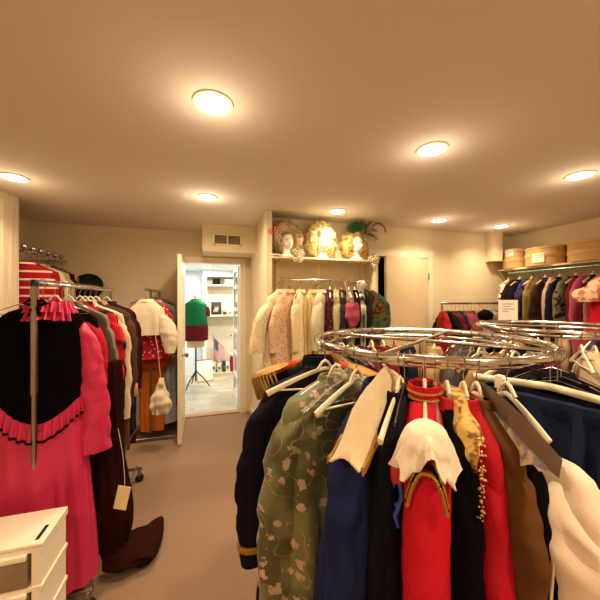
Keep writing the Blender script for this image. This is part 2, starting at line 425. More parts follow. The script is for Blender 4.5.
for i, (x, y, lab) in enumerate(spots):
    if 1:
        t = thing('ceiling_light', lab or 'recessed ceiling light in the row behind the viewpoint', 'light', (x, y, CEIL), 0, 'recessed ceiling lights')
        rr = .075
        b = MB(); n = 32; b.loft([[(r_*math.cos(2*math.pi*k/n), r_*math.sin(2*math.pi*k/n), z) for k in range(n)] for r_, z in ((rr+.016, 0), (rr+.014, -.007), (rr, -.009), (rr-.004, -.001))], False, False)
        b.build('trim_ring', M['white'], t)
        MB().lathe([(0.001, -.001), (rr-.004, -.001), (rr*.8, -.012), (rr*.4, -.019), (.001, -.021)], n=24).build('diffuser', M['lamp'], t)
    a_ = area((x, y, CEIL-.03), .13, (13, 13, 13, 5.5, 18, 8, 7, 6.5)[i] if i < 8 else 15, WARM); a_.data.spread = R(170 if i in (0, 4) else 135)
    l_ = bpy.data.lights.new('ceiling_fill', 'POINT'); l_.energy = (1.9, 1.8, 1.8, 1.4, 2.4, .8, 1.3, 1.2)[i] if i < 8 else 2.2; l_.color = WARM; l_.shadow_soft_size = .05  # point light added below each fixture to brighten the ceiling
    o_ = bpy.data.objects.new('ceiling_fill', l_); col.objects.link(o_); o_.location = (x, y, CEIL-.13)
t = thing('hall_ceiling_light', 'cool white recessed light in the hall ceiling seen through the doorway', 'light', (*K(-1.69, 5.45)[:2], hz))
MB().lathe([(0.085, 0), (.085, -.008), (.07, -.01)], n=24).build('trim_ring', M['white'], t)
MB().lathe([(0.001, -.011), (.07, -.011), (.04, -.02), (.001, -.022)], n=24).build('diffuser', M['lampw'], t)
pp = K(-1.69, 5.45); area((pp.x, pp.y, hz-.035), .14, 27, (1, .97, .9)); area((.4, 5.0, hz-.03), .14, 25, (1, .97, .9))

# vent
t = thing('air_vent', 'brown louvred air vent with cream frame on the boxed duct over the doorway', 'vent', (.19, 3.73, 2.275))
b = MB(); W, Hh = .165, .066
for a in ((-W, W, -Hh, -Hh+.014), (-W, W, Hh-.014, Hh), (-W, -W+.014, -Hh, Hh), (W-.014, W, -Hh, Hh), (-.007, .007, -Hh, Hh)): b.box(a[0], a[1], -.016, 0, a[2], a[3])
b.build('frame', M['trim'], t, smooth=False)
MB().box(-W+.01, W-.01, -.004, 0, -Hh+.01, Hh-.01).build('backing', M['vent'], t, smooth=False)
b = MB()
for i in range(7):
    z = -Hh+.024+i*.0155; b.add([(-W+.014, -.013, z), (W-.014, -.013, z), (W-.014, -.004, z+.008), (-W+.014, -.004, z+.008), (-W+.014, -.013, z+.002), (W-.014, -.013, z+.002), (W-.014, -.004, z+.010), (-W+.014, -.004, z+.010)], [(0, 1, 2, 3), (4, 5, 6, 7), (0, 1, 5, 4), (3, 2, 6, 7)])
b.build('louvres', mat('vent_slat', '#b79468', .5), t, smooth=False)

# ------------------------------------------------------------------ NOOK: wig shelf, rail
sh = thing('wig_shelf', 'long cream wall shelf carrying three curly wigs on foam heads', 'shelf', (XP+.06, YM, 1.995))
MB().box(0, 1.17, -.25, 0, -.022, 0).build('board', M['shelf'], sh, smooth=False, bevel=.003)
for x in (.1, .58, 1.06):
    b = MB(); b.box(x-.012, x+.012, -.014, 0, -.5, .0); b.box(x-.004, x+.004, -.22, -.01, -.04, -.022); b.build('bracket', M['trim'], sh, smooth=False)
MB().box(1.17, 1.2, -.25, 0, -.4, .0).build('end_panel', M['shelf'], sh, smooth=False)
RM = (.63, 2.80, 1.745)
t = thing('wall_rail', 'chrome wall-mounted clothes rail under the wig shelf', 'rail', RM)
MB().tube([(0, 0, 0), (.96, 0, 0)], .0125, 12).build('bar', M['chrome'], t)
for x in (.06, .5, .9):
    MB().tube([(x, 0, 0), (x, .2, -.005), (x, .42, -.03)], .008, 8).build('bracket', M['chrome'], t)
for x in (0, .96): MB().lathe([(.017, 0), (.019, .02), (.012, .026)], n=12).build('end_cap', M['chrome'], t, (x, 0, -.012))

def foam_head(label, loc, rz=0):
    t = thing('foam_mannequin', label, 'display head', loc, rz)
    prof = [(0, .075, .085, 0), (.012, .075, .085, 0), (.03, .05, .055, 0), (.06, .04, .045, .0), (.09, .045, .05, .005), (.105, .055, .068, -.01), (.13, .064, .083, -.008), (.16, .071, .09, 0), (.19, .074, .095, .003), (.22, .07, .093, .005), (.25, .055, .075, .006), (.27, .033, .045, .006), (.278, .005, .008, .006)]
    n = 40; rings = []
    zs_ = [i*.278/46 for i in range(47)]
    for z in zs_:
        a, b_, cy = interp(prof, z); ring = []
        for k in range(n):
            th = 2*math.pi*k/n; x = a*math.cos(th); y = b_*math.sin(th)+cy
            if y < 0:
                f = math.exp(-(x/.011)**2)*max(0, 1-abs(z-.152)/.028)*.024            # nose
                f += math.exp(-(x/.018)**2)*math.exp(-((z-.122)/.006)**2)*.006          # lips
                f += math.exp(-(x/.02)**2)*math.exp(-((z-.1)/.012)**2)*.006             # chin
                f -= (math.exp(-((abs(x)-.026)/.012)**2)*math.exp(-((z-.172)/.010)**2))*.012   # eye sockets
                f += math.exp(-(x/.05)**2)*math.exp(-((z-.192)/.008)**2)*.003
                y -= f
            ring.append((x, y, z))
        rings.append(ring)
    MB().loft(rings).build('head', M['foam'], t)
    return t
def wig(label, head_loc, rx, rz_, mt, seed, name='curly_wig', lift=0, nc=70, cat='wig'):
    """curly wig: displaced cap open at the face with many curls"""
    t = thing(name, label, cat, (head_loc[0], head_loc[1], head_loc[2]+.19))
    cap = MB(); n = 40; rings = []
    for i in range(22):
        ph = R(172)*i/21; ring = []
        for k in range(n):
            th = 2*math.pi*k/n; dx, dy, dz = math.sin(ph)*math.cos(th), math.sin(ph)*math.sin(th), math.cos(ph)
            q = 1+.16*noise.noise((dx*3+seed, dy*3, dz*3))+.07*noise.noise((dx*8+seed, dy*8, dz*8))
            x, y, z = dx*rx*q, dy*rx*.72*q+.04, dz*rz_*q+lift
            face = math.exp(-(x/.06)**2)*max(0, min(1, (.05-z)/.05))       # hollow in front of the face
            if y < 0: y = y*(1-face)+(.02)*face
            ring.append((x, y, z))
        rings.append(ring)
    cap.loft(rings).build('cap', mt, t)
    c = MB(); r_ = random.Random(seed)
    for i in range(nc):
        u = r_.random()*2*math.pi; v = r_.uniform(-.75, .98); s = math.sqrt(1-v*v)
        x, y, z = s*math.cos(u)*rx*.97, s*math.sin(u)*rx*.72+.04, v*rz_*.97+lift
        if y < 0.0 and abs(x) < .072 and z < .06: continue
        curl_tube(c, (x, y, z+.02), r_.uniform(.012, .02), r_.uniform(.035, .06), 2.5, .006, ax=(r_.uniform(-.6, .6), r_.uniform(-.6, .6), -1))
    c.build('curls', mt, t)
    return t
def px_on(px, y):           # room x on plane y for photo column px
    u = (px-300)/300; return y*(sT+u*cT)/(cT-u*sT)
wy = 3.06
blond = mat('wig_pale_blond', '#f1dc9c', .6, scale=60, var=.15, bump=.6); grey = mat('wig_silver_beige', '#cfb48e', .6, scale=60, var=.2, bump=.6); blond2 = mat('wig_golden_blond', '#e9c777', .6, scale=60, var=.18, bump=.6)
h1 = (px_on(286, wy), wy, 1.995); h2 = (px_on(322, wy), wy, 1.995); h3 = (px_on(356, wy), wy, 1.995)
foam_head('white foam display head, leftmost on the wig shelf', h1, R(15)); foam_head('white foam display head under the middle blond wig', h2, R(10)); foam_head('white foam display head at the right end of the wig shelf', h3, R(12))
wig('large silver beige curly wig on the leftmost foam head', h1, .185, .18, grey, 3, nc=130, lift=.03)
wig('tall pale blond curly wig on the middle foam head', h2, .165, .20, blond, 5, nc=130, lift=.02)
wig('golden blond curly wig on the right foam head', h3, .15, .16, blond2, 8, nc=120, lift=-.01)
# feathered ornaments
def feather(mb, base, tip, width, sag=.03, seed=0, n=14):
    base, tip = Vector(base), Vector(tip); d = tip-base; side = d.cross(Vector((0, 1, 0))).normalized(); outs = []
    for s in (-1, 1):
        for i in range(n*3):
            t = i/(n*3); p = base.lerp(tip, t)+Vector((0, 0, sag*math.sin(math.pi*t)))
            l = width*math.sin(math.pi*min(1, t*.85+.12))**.7
            e = p+side*s*l+d.normalized()*l*.8+Vector((.03*noise.noise((t*23, s, seed)), .02*noise.noise((t*9, s, seed)), .03*noise.noise((t*31, s, seed+4))))
            w_ = d.normalized()*(d.length/(n*3))*.42; y_ = Vector((0, .0012, 0))
            mb.add([p-w_-y_, p+w_-y_, e+w_*.3-y_, e-w_*.3-y_, p-w_+y_, p+w_+y_, e+w_*.3+y_, e-w_*.3+y_], [(0, 1, 2, 3), (7, 6, 5, 4), (0, 3, 7, 4), (1, 5, 6, 2), (3, 2, 6, 7)])
    mb.tube([base.lerp(tip, i/8)+Vector((0, 0, sag*math.sin(math.pi*i/8))) for i in range(9)], [.003*(1-i/10) for i in range(9)], 5)
t = thing('feather_headdress', 'green, white and dark feathers standing over the right blond wig', 'headdress', (h3[0], h3[1]-.02, 2.3))
b = MB()
for i, (x, z) in enumerate(((-.12, .05), (-.05, .1), (.02, .12), (.08, .11), (.13, .09), (-.09, .08), (.05, .08))): feather(b, (-.02, .0, -.02), (x, -.03*(i % 2), z), .045, .02, i)
b.build('green_feathers', mat('green_feather', '#1f8a4a', .7, c2='#0c4a2a'), t)['label'] = 'vivid green feathers'
b = MB()
for i, (x0, x1, z1) in enumerate(((.06, .17, .10), (.08, .2, -.03), (.1, .15, .04), (.07, .13, -.12), (.1, .19, -.09))): feather(b, (x0, -.02, -.06), (x1, -.05-.01*i, z1), .028, .01, i+5)
b.build('white_feathers', mat('white_feather', '#d9cfba', .7, c2='#8a7a66'), t)['label'] = 'off-white feathers'
b = MB()
for i, (x, z) in enumerate(((.15, .12), (.22, .02), (.23, -.08))): feather(b, (.07, -.03, .0), (x, -.07, z), .02, .02, i+15)
b.build('dark_feathers', mat('dark_feather', '#2a1712', .7, c2='#4b2a20'), t)['label'] = 'black-brown feathers'
t = thing('ostrich_plume', 'brown plume arching up to the ceiling beyond the right wig', 'feather', (h3[0]+.16, h3[1]-.03, 2.35))
b = MB(); pts = [Vector((0, 0, -.05)), Vector((.03, 0, .03)), Vector((.08, 0, .075)), Vector((.14, 0, .07)), Vector((.19, 0, .03)), Vector((.2, 0, -.02))]
for i in range(5):
    for s in (-1, 1):
        for j in range(5):
            p = pts[i].lerp(pts[i+1], j/5); d = (pts[i+1]-pts[i]).normalized(); e = p+Vector((-d.z, 0, d.x))*s*.016+d*.014; b.tube([p, (p+e)/2, e], [.003, .0025, .001], 4)
b.tube(pts, .003, 5); b.build('plume', mat('brown_feather', '#6d4a2c', .8), t)
# fascinator at left & beads & blossoms
def blossom(name, label, cat, loc, mt, n=9, r=.03, spread=.05, stem=None, seed=1, group=None):
    r_ = random.Random(seed); t = thing(name, label, cat, loc, 0, group); b = MB()
    for i in range(n):
        c = Vector((r_.uniform(-1, 1)*spread, r_.uniform(-.6, .6)*spread, r_.uniform(-1, 1)*spread*1.2))
        for k in range(5):
            a = 2*math.pi*k/5; o_ = Vector((math.cos(a)*r*.6, -.004, math.sin(a)*r*.6))
            pts = [c, c+o_*.7+Vector((0, -.006, 0)), c+o_*1.4]
            b.tube(pts, [.002, r*.3, .002], 6)
    b.build('petals', mt, t)
    if stem: MB().tube(stem, .0025, 5).build('stem', mat('stem_green', '#6d7a3e', .7), t)
    return t
blossom('flower_clip', 'red and coral flower ornament beside the leftmost wig', 'ornament', (h1[0]-.15, h1[1]-.04, 2.26), mat('coral_petal', '#c2543c', .6, c2='#e8a07a', scale=30), 10, .045, .05, seed=4)
blossom('flower_spray', 'cream blossom spray dangling over the shelf edge below the leftmost wig', 'flowers', (px_on(298, 2.95), 2.94, 2.0), mat('cream_petal', '#f0e3b8', .6), 12, .032, .045, [(0, .02, .03), (0, 0, -.02), (.005, 0, -.1)], 5)
blossom('flower_spray', 'cream blossom spray hanging at the right end of the wig shelf by the dark doorway', 'flowers', (px_on(374, 2.93), 2.93, 1.96), mat('cream_petal'), 14, .034, .055, [(0, .02, .1), (0, 0, -.02), (.01, 0, -.1)], 6)
t = thing('bead_string', 'pile of pale pearl beads on the left end of the wig shelf', 'beads', (h1[0]-.12, h1[1]-.06, 1.995)); b = MB()
for i in range(26):
    a = i/26*2*math.pi; c = (.05*math.cos(a)+.008*math.sin(3*a), .03*math.sin(a), .012); r_ = .012
    b.lathe([(.0005, c[2]-r_), (r_*.7, c[2]-r_*.7), (r_, c[2]), (r_*.7, c[2]+r_*.7), (.0005, c[2]+r_)], c[0], c[1], 8)
b.build('beads', mat('pearl', '#f1dcc3', .3), t)

# ------------------------------------------------------------------ middle rail garments
def hang(kind, x, y, z, rz, noun, grp): hanger(kind, noun, (x, y, z), rz, grp, w=.17)
midg = [  # x, rz offset, material, label, params
 ('costume_dress', 'dress', .65, 24, cloth('#e2cfa4', kind='spots', c2='#cdb088', scale=32, thr=.3), 'cream print dress with ruffled cuffs, leftmost on the rail under the wigs', dict(L=1.0, w=.19, sl=.5, sr1=.075, out=.10, bend=.04, hem=.24, puff=.1), 'wire'),
 ('costume_dress', 'dress', .72, 34, cloth('#dcb894', kind='spots', c2='#c08a72', scale=34, thr=.3), 'dusty pink floral dress second from the left on the rail under the wigs', dict(L=1.0, w=.18, sl=.5, out=.07, sr1=.06, hem=.22), 'wood'),
 ('costume_dress', 'dress', .84, 52, cloth('#e6d3a4', kind='spots', c2='#cfae83', scale=30, thr=.2), 'cream cotton dress with a pink patch, hanging left of the pale pleated gown', dict(L=1.0, w=.16, sl=.5, sr1=.05, hem=.18), 'wood'),
 ('pleated_gown', 'dress', .97, 30, cloth('#e2cc8e', kind='vstripe', c2='#c2a565', scale=9), 'pale yellow pleated gown hanging on the rail under the wigs', dict(L=1.15, w=.15, sleeves=False, hem=.17, fold=.03, freq=5), 'wire'),
 ('lace_blouse', 'blouse', 1.06, 45, cloth('#dfcfab', scale=30), 'cream tiered lace blouse just right of the pleated gown', dict(L=.7, w=.16, sl=.5, sr1=.07, hem=.16, puff=.3), 'wire'),
 ('costume_dress', 'dress', 1.14, 70, cloth('#4a1a2c', kind='spots', c2='#7a4656', scale=25, thr=.3), 'deep purple print dress on the rail under the wigs', dict(L=.8, w=.16, sleeves=False, hem=.14), 'cream'),
 ('costume_dress', 'dress', 1.20, 70, cloth('#b9b27c', scale=20), 'pale sage green dress right of the purple print dress', dict(L=.8, w=.16, sl=.4, hem=.14), 'wood'),
 ('costume_jacket', 'jacket', 1.265, 70, cloth('#33302c'), 'charcoal grey jacket behind the pink ruched bodice', dict(L=.8, w=.17, sl=.5, hem=.14), 'wood'),
 ('costume_jacket', 'jacket', 1.345, 75, cloth('#8f8368', kind='vstripe', c2='#6f644c', scale=12), 'grey-green tweed jacket between the pink bodice and the black coats', dict(L=.85, w=.17, sl=.5, hem=.14), 'cream'),
 ('costume_coat', 'coat', 1.41, 75, cloth('#14100f'), 'black coat with a white ruffle at its collar on the rail under the wigs', dict(L=.9, w=.18, sl=.5, hem=.15), 'cream'),
 ('costume_coat', 'coat', 1.47, 72, cloth('#191b24', kind='vstripe', c2='#cfc4a8', scale=4), 'black coat with pale front stripes next to the brown floral jacket', dict(L=.85, w=.19, sl=.5, hem=.15), 'wire'),
 ('costume_coat', 'coat', 1.54, 70, cloth('#211a18'), 'plain black coat against the left side of the brown floral jacket', dict(L=.85, w=.2, sl=.5, hem=.15), 'wire'),
 ('floral_jacket', 'jacket', 1.585, 14, cloth('#3b2a18', kind='blotch', c2='#7d5a30', scale=34, thr=.5), 'bulky brown and gold floral jacket at the right end of the rail under the wigs', dict(L=.6, w=.17, sl=.4, sr=.09, hem=.17, puff=.3, out=.04), 'wire'),
 ('green_blouse', 'blouse', 1.60, 8, cloth('#2b4d40', kind='blotch', c2='#55603f', scale=34, thr=.5), 'teal green top hanging at the far right end of the rail by the plain door', dict(L=.5, w=.24, sl=.3, hem=.2, d=.03), 'wire'),
]
for nm, cat, x, a, mt, lab, kw, hk in midg:
    kw = dict(kw); kw['low'] = True
    z = RM[2]
    xx = min(x, RM[0]+.95)
    if x < RM[0]+.02: xx = RM[0]+.02
    coat(nm, cat, lab, (xx, RM[1], z), R(a), mt, 'clothes on the rail under the wigs', **kw)
    hanger(hk, {'wire': 'thin wire', 'wood': 'brown wooden', 'cream': 'cream plastic'}[hk]+' hanger holding the '+short(lab)+' below the wigs', (xx, RM[1], z), R(a), 'hangers on the rail under the wigs', w=.15)
# pink ruched bodice, white collar ruffle
t = thing('ruched_bodice', 'small pink ruched satin bodice hanging between grey jackets', 'bodice', (1.30, 2.62, 1.745))
body_mb([(-.22, .05, .04, 0), (-.27, .075, .05), (-.36, .08, .05), (-.44, .04, .04)], .03, 6, 4, 40, 24, crease=.02).build('body', satin('#b0445a'), t)
MB().tube([(-.05, 0, -.21), (-.02, .08, -.1), (.0, .18, 0)], .004, 5).build('strap', satin('#b0445a'), t)
blossom('collar_ruffle', 'white gathered neck ruffle on top of the black coat beneath the wigs', 'ruffle', (1.42, 2.68, 1.70), cloth('#f0e4cf'), 9, .04, .03, seed=9)

# ------------------------------------------------------------------ low rail in front of the back wall
LR = (2.60, 2.93, 1.51)
t = thing('clothes_rack', 'low chrome straight rack before the back wall beside the plain door', 'rack', (LR[0], LR[1], 0))
MB().tube([(0, 0, LR[2]), (1.0, 0, LR[2])], .014, 12).build('rail', M['chrome'], t)
for x in (0.02, .98):
    b = MB(); b.tube([(x, 0, LR[2]), (x, 0, .06)], .013, 10); b.tube([(x, -.25, .06), (x, .22, .06)], .014, 8); b.build('upright', M['chrome'], t)
MB().tube([(.02, 0, .12), (.98, 0, .12)], .012, 8).build('base_bar', M['chrome'], t)
for x in (.02, .98):
    for y in (-.23, .2): MB().tube([(x-.01, y, .025), (x+.01, y, .025)], .025, 14).build('caster', M['black'], t)
lows = [('#a01c20', 'red'), ('#17120f', 'black'), ('#6b0f1a', 'deep crimson'), ('#1e1414', 'soot coloured'), ('#241a1c', 'black brown'), ('#8a4a50', 'mauve'), ('#9b3040', 'wine'), ('#1a1716', 'jet black narrow'),
        ('#c98a63', 'peach'), ('#d9a07a', 'pale peach'), ('#17131b', 'black velvet'), ('#7a6a58', 'taupe'), ('#8d7a86', 'lilac grey'), ('#2a2320', 'dark brown'), ('#c7a48e', 'dusty beige'), ('#2b2018', 'espresso')]
for i, (c, nm) in enumerate(lows):
    x = LR[0]+.04+i*.06; a = 90+rnd.uniform(-28, 8)
    coat('costume_shirt', 'shirt', f'{nm} shirt on the low rack by the back wall', (x, LR[1], LR[2]), R(a), cloth(c), 'shirts on the low rack', low=True, L=.62+rnd.random()*.15, w=.18, sl=.4, hem=.14, d=.035)
    hanger('wire', f'wire hanger under the {nm} shirt on the low rack', (x, LR[1], LR[2]), R(a), 'wire hangers on the low rack', w=.15)

for i, (px, lab) in enumerate(((485, 'round black fur hat hung at the middle of the low rack by the back wall'), (507, 'round black fur hat ending the low rack beside the paper sign'))):
    x = px_on(px, 2.80); t = thing('fur_hat', lab, 'hat', (x, 2.80, 1.36), 0, 'fur hats on the low rack'); b = MB(); rings = []
    for j in range(14):
        ph = R(175)*j/13+R(2); ring = []
        for k in range(24):
            th = 2*math.pi*k/24; dx, dy, dz = math.sin(ph)*math.cos(th), math.sin(ph)*math.sin(th), math.cos(ph); q = 1+.2*noise.noise((dx*4+i*3, dy*4, dz*4))
            ring.append((dx*.085*q, dy*.085*q, .075*dz*q))
        rings.append(ring)
    b.loft(rings).build('crown', velvet('#120e0c'), t); MB().tube([(0, 0, .06), (0, .06, .12), (0, .13, .15)], .003, 5).build('loop', M['black'], t)

# ------------------------------------------------------------------ right wall: hat box shelf, rail, clothes
sh = thing('hat_shelf', 'long cream wall shelf holding the round hat boxes', 'shelf', (XR, YM, 1.967))
MB().box(-.26, 0, -4.6, 0, -.022, 0).build('board', M['shelf'], sh, smooth=False, bevel=.003)
for y in (-.02, -1.2, -2.4): MB().add([(-.24, y-.01, -.022), (0, y-.01, -.022), (0, y-.01, -.3), (-.24, y+.01, -.022), (0, y+.01, -.022), (0, y+.01, -.3)], [(0, 2, 1), (3, 4, 5), (0, 3, 5, 2), (1, 2, 5, 4), (0, 1, 4, 3)]).build('bracket', M['shelf'], sh, smooth=False)
RX = 3.80
t = thing('wall_rail', 'green tinted clothes rail below the hat box shelf', 'rail', (RX, 3.12, 1.905))
MB().tube([(0, -.08, 0), (0, -4.4, 0)], .0125, 12).build('bar', M['teal'], t)
for y in (-.1, -1.1, -2.3, -3.4): MB().tube([(0, y, 0), (.02, y, .03), (.04, y, .045)], .006, 8).build('bracket', M['chrome'], t)
kraft = mat('kraft_card', '#d2a868', .7, scale=7, var=.1); kraft2 = mat('kraft_lid', '#dcb678', .7, scale=7, var=.1)
def hatbox(label, x, y, z, rx, ry, h, lbl=False):
    t = thing('hat_box', label, 'box', (x, y, z), 0, 'hat boxes on the wall shelf')
    MB().lathe([(1, 0), (1, h*.72)], n=40, sx=rx, sy=ry).build('base', kraft, t)
    MB().lathe([(1.03, h*.66), (1.035, h*.67), (1.035, h*.985), (1.0, h)], n=40, sx=rx, sy=ry).build('lid', kraft2, t)
    if lbl:
        b = MB(); rows = []
        a0 = R(168) if ry < .2 else R(172)
        for k in range(7):
            a = a0+R(7)*k*(.13/ry if ry < .2 else .8); rows.append([(1.045*rx*math.cos(a), 1.045*ry*math.sin(a), h*.2), (1.045*rx*math.cos(a), 1.045*ry*math.sin(a), h*.92), (1.06*rx*math.cos(a), 1.06*ry*math.sin(a), h*.92), (1.06*rx*math.cos(a), 1.06*ry*math.sin(a), h*.2)])
        b.loft(rows); lo = b.build('paper_label', M['paper'], t)
        b = MB()
        for j, zz in enumerate((.78, .62, .46)):
            pts = []
            for k in range(12-3*j):
                a = a0+R(7)*(.5+k*.5)*(.13/ry if ry < .2 else .8); pts.append((1.068*rx*math.cos(a), 1.068*ry*math.sin(a), h*(zz+.04*((k*7) % 3-1))))
            b.tube(pts, .0022, 4)
        b.build('handwriting', M['ink'], lo)
    return t
zS = 1.967
hatbox('round kraft hat box with a white label, on top of the far corner stack', 3.90, 3.03, zS+.131, .13, .13, .125, True)
hatbox('round kraft hat box at the bottom of the far corner stack', 3.90, 3.03, zS, .135, .135, .13)
hatbox('large oval kraft hat box with a white handwritten label, bottom of the middle stack', 3.90, 2.66, zS, .155, .21, .15, True)
hatbox('shallow oval kraft hat box on top of the middle stack', 3.90, 2.66, zS+.151, .155, .21, .07)
hatbox('wide kraft hat box at the bottom of the stack cut by the right picture edge', 3.90, 2.16, zS, .155, .24, .12)
hatbox('wide kraft hat box topmost of the stack cut by the right picture edge', 3.90, 2.16, zS+.121, .155, .24, .10)
rw = [('#e5d3b0', 'cream scarf-like'), ('#2a1116', 'dark maroon'), ('#18131a', 'black'), ('#3a3562', 'violet blue'), ('#8a7434', 'olive gold'), ('#6a5a2c', 'moss green'), ('#3c2a1c', 'dark brown'), ('#caa79a', 'pale pink'),
      ('#1f1c2c', 'midnight navy'), ('#77705a', 'grey olive'), ('#6e1d28', 'wine red'), ('#c25a72', 'raspberry'), ('#251c16', 'black brown'), ('#c77c86', 'rose pink'), ('#8e7248', 'tan'), ('#d9a0a0', 'light rose'), ('#47281e', 'chestnut'), ('#5a4a3c', 'umber'), ('#7a2a36', 'burgundy'), ('#c9b38c', 'beige')]
for i, (c, nm) in enumerate(rw):
    y = 3.04-i*.077
    coat('costume_coat', 'coat', f'{nm} garment on the rail below the hat boxes', (RX, y, 1.905), R(180+rnd.uniform(-14, 22)), cloth(c) if i % 3 else cloth(c, kind='blotch', c2='#2a1d14', scale=14, thr=.55), 'clothes on the rail below the hat boxes', low=True, L=.75+.3*rnd.random(), w=.19, sl=.5, hem=.15, d=.035)
    hanger('wire' if i % 2 else 'cream', ('wire' if i % 2 else 'cream plastic')+f' hanger inside the {nm} garment on the right wall rail', (RX, y, 1.905), R(180), 'hangers on the right wall rail', w=.16)
p = K(2.62, 2.72)
t = coat('puffed_bodice', 'bodice', 'peach and cream floral puffed bodice hanging before the right wall rail at the picture edge', (RX-.2, 1.86, 1.89), R(150), cloth('#f2d3ae', kind='blotch', c2='#d9744e', scale=16, thr=.54), None, low=True, w=.2, L=.2, d=.1, hem=.16, hemd=.1, sl=.16, sr=.11, sr1=.1, puff=.3)
coat('red_skirt', 'skirt', 'bright red skirt below the peach floral bodice at the right picture edge', (RX-.2, 1.88, 1.76), R(150), cloth('#c41428'), None, low=True, w=.14, L=.6, d=.07, hem=.2, hemd=.12, sleeves=False, collar=False)
# white sign sheet
sp = K(2.08, 3.0)
t = thing('paper_sign', 'white paper sign with faded lines standing over the far rack', 'sign', (sp.x, sp.y, 1.34), R(-30))
MB().box(-.085, .085, -.002, .002, 0, .21).build('sheet', M['paper'], t, smooth=False)
b = MB()
for j, (zz, l) in enumerate(((.17, .10), (.145, .07), (.12, .11), (.095, .05))): b.box(-.05, -.05+l, -.004, -.002, zz-.003, zz+.003)
b.build('writing', mat('faded_ink', '#8d7a66', .8), t, smooth=False)
MB().tube([(0, .004, .0), (0, .004, -.9), (0, .004, -1.33)], .006, 8).build('stem', M['chrome'], t)
MB().lathe([(.11, -1.34), (.11, -1.325), (.01, -1.31)]).build('foot', M['chrome'], t)

# ------------------------------------------------------------------ round racks
def round_rack(label, c, zr, r):
    t = thing('round_rack', label, 'rack', (c.x, c.y, 0))
    ring = lambda rr, z, n=72: [(rr*math.cos(2*math.pi*k/n), rr*math.sin(2*math.pi*k/n), z) for k in range(n)]
    MB().tube(ring(r, zr), .0145, 12, closed=True).build('hanging_ring', M['chrome'], t)
    MB().tube(ring(r-.045, zr-.026), .008, 10, closed=True).build('lower_ring', M['chrome'], t)
    for a in (35, 125):
        d = Vector((math.cos(R(a)), math.sin(R(a)), 0)); MB().tube([d*-(r-.012)+Vector((0, 0, zr)), d*(r-.012)+Vector((0, 0, zr))], .008, 10).build('cross_bar', M['chrome'], t)
    MB().tube([(0, 0, .12), (0, 0, zr)], .016, 12).build('centre_post', M['chrome'], t)
    for k in range(8):
        a = 2*math.pi*k/8; b = MB(); b.tube([((r-.005)*math.cos(a), (r-.005)*math.sin(a), zr-.01), ((r-.045)*math.cos(a), (r-.045)*math.sin(a), zr-.026)], .005, 6); b.build('ring_link', M['chrome'], t)
    for k in range(4):
        a = 2*math.pi*(k+.5)/4; l = MB(); l.tube([(0, 0, .16), (.25*math.cos(a), .25*math.sin(a), .1), (.43*math.cos(a), .43*math.sin(a), .06)], .013, 10); lo = l.build('leg', M['chrome'], t)
        MB().lathe([(.022, .0), (.024, .02), (.014, .055)], .43*math.cos(a), .43*math.sin(a), 12).build('foot', M['black'], lo)
    return t
ZR = 1.37; RR = .465
C1 = K(.545, 1.335); C2 = K(1.72, 2.0)
round_rack('chrome round clothes rack, the near one crowded with uniforms', C1, ZR, RR)
round_rack('chrome round clothes rack, the farther one at the right', C2, ZR, RR)
def on(C, phi, r=RR):     # phi in camera frame degrees
    a = R(phi)-TH; return (C.x+r*math.cos(a), C.y+r*math.sin(a), ZR), a
G1 = 'garments on the near round rack'; GH = 'hangers on the near round rack'
def rgar(phi, nm, cat, lab, mt, hk='cream', twist=0, hw=.15, ht=0, **kw):
    loc, a = on(C1, phi)
    o = coat(nm, cat, lab, loc, a+R(twist), mt, G1, **kw)
    if hk: hanger(hk, {'wire': 'thin wire', 'wood': 'brown wooden', 'cream': 'cream plastic', 'clear': 'clear plastic'}[hk]+' hanger inside the '+short(lab)+' on the near round rack', loc, a+R(twist), GH, w=hw)
    return o
def epaulette(root, side, w, zsh, mt, fr=True):
    b = MB(); n = 28
    prof = [(0, 0), (.045, 0), (.052, .006), (.045, .014), (0, .018)]
    b.lathe([(.001, 0), (.045, 0), (.052, .006), (.045, .014), (.001, .018)], 0, 0, n, 1.3, .9)
    e = b.build('epaulette', mt, root, (side*(w-.02), 0, zsh+.004)); e.rotation_euler = (0, side*R(20), 0); e.scale = (1.35, 1.5, 1.35)
    if fr:
        b = MB()
        for k in range(34):
            a = 2*math.pi*k/34
            if side*math.cos(a) < -.4: continue
            x, y = 1.3*.052*math.cos(a), .9*.052*math.sin(a)
            b.tube([(x, y, .006), (x*1.1, y*1.15, -.01), (x*1.12+.002*math.sin(k), y*1.18, -.07)], .0035, 5)
        b.build('fringe', mt, e)
def strip(mb, pts, w, thick=.002, up=(0, 0, 1)):
    mb.tube(pts, w/2, 4, flat=thick/(w/2), up=up)

# -- left, from the far side round to the viewer
o = rgar(161, 'rust_jacket', 'jacket', 'orange red jacket with rust brown yoke behind the black epaulette jacket', cloth('#b8381a'), 'wood', L=.8, w=.26, sl=.5, drop=.045, d=.05)
body_mb([(-.10, .055, .03, 0), (-.117, .085, .043), (-.142, .15, .05), (-.22, .15, .052)], .01, 2, 3, 40, 12, off=.005).build('shoulder_yoke', cloth('#4a2614'), o)
o = rgar(174, 'military_jacket', 'jacket', 'black military jacket with gold fringed epaulettes', cloth('#100c10'), 'wire', L=.95, w=.235, sl=.62, out=.07, d=.05, cm=None, ch=.03)
for s in (-1, 1): epaulette(o, s, .235, -.16, M['gold'])
o = rgar(-170, 'navy_coat', 'coat', 'dark navy wool coat, the leftmost full-length garment on the near rack', cloth('#14121f', scale=15), None, L=1.2, w=.25, sl=.66, out=.08, sr=.085, d=.055, hem=.27, hemd=.08)
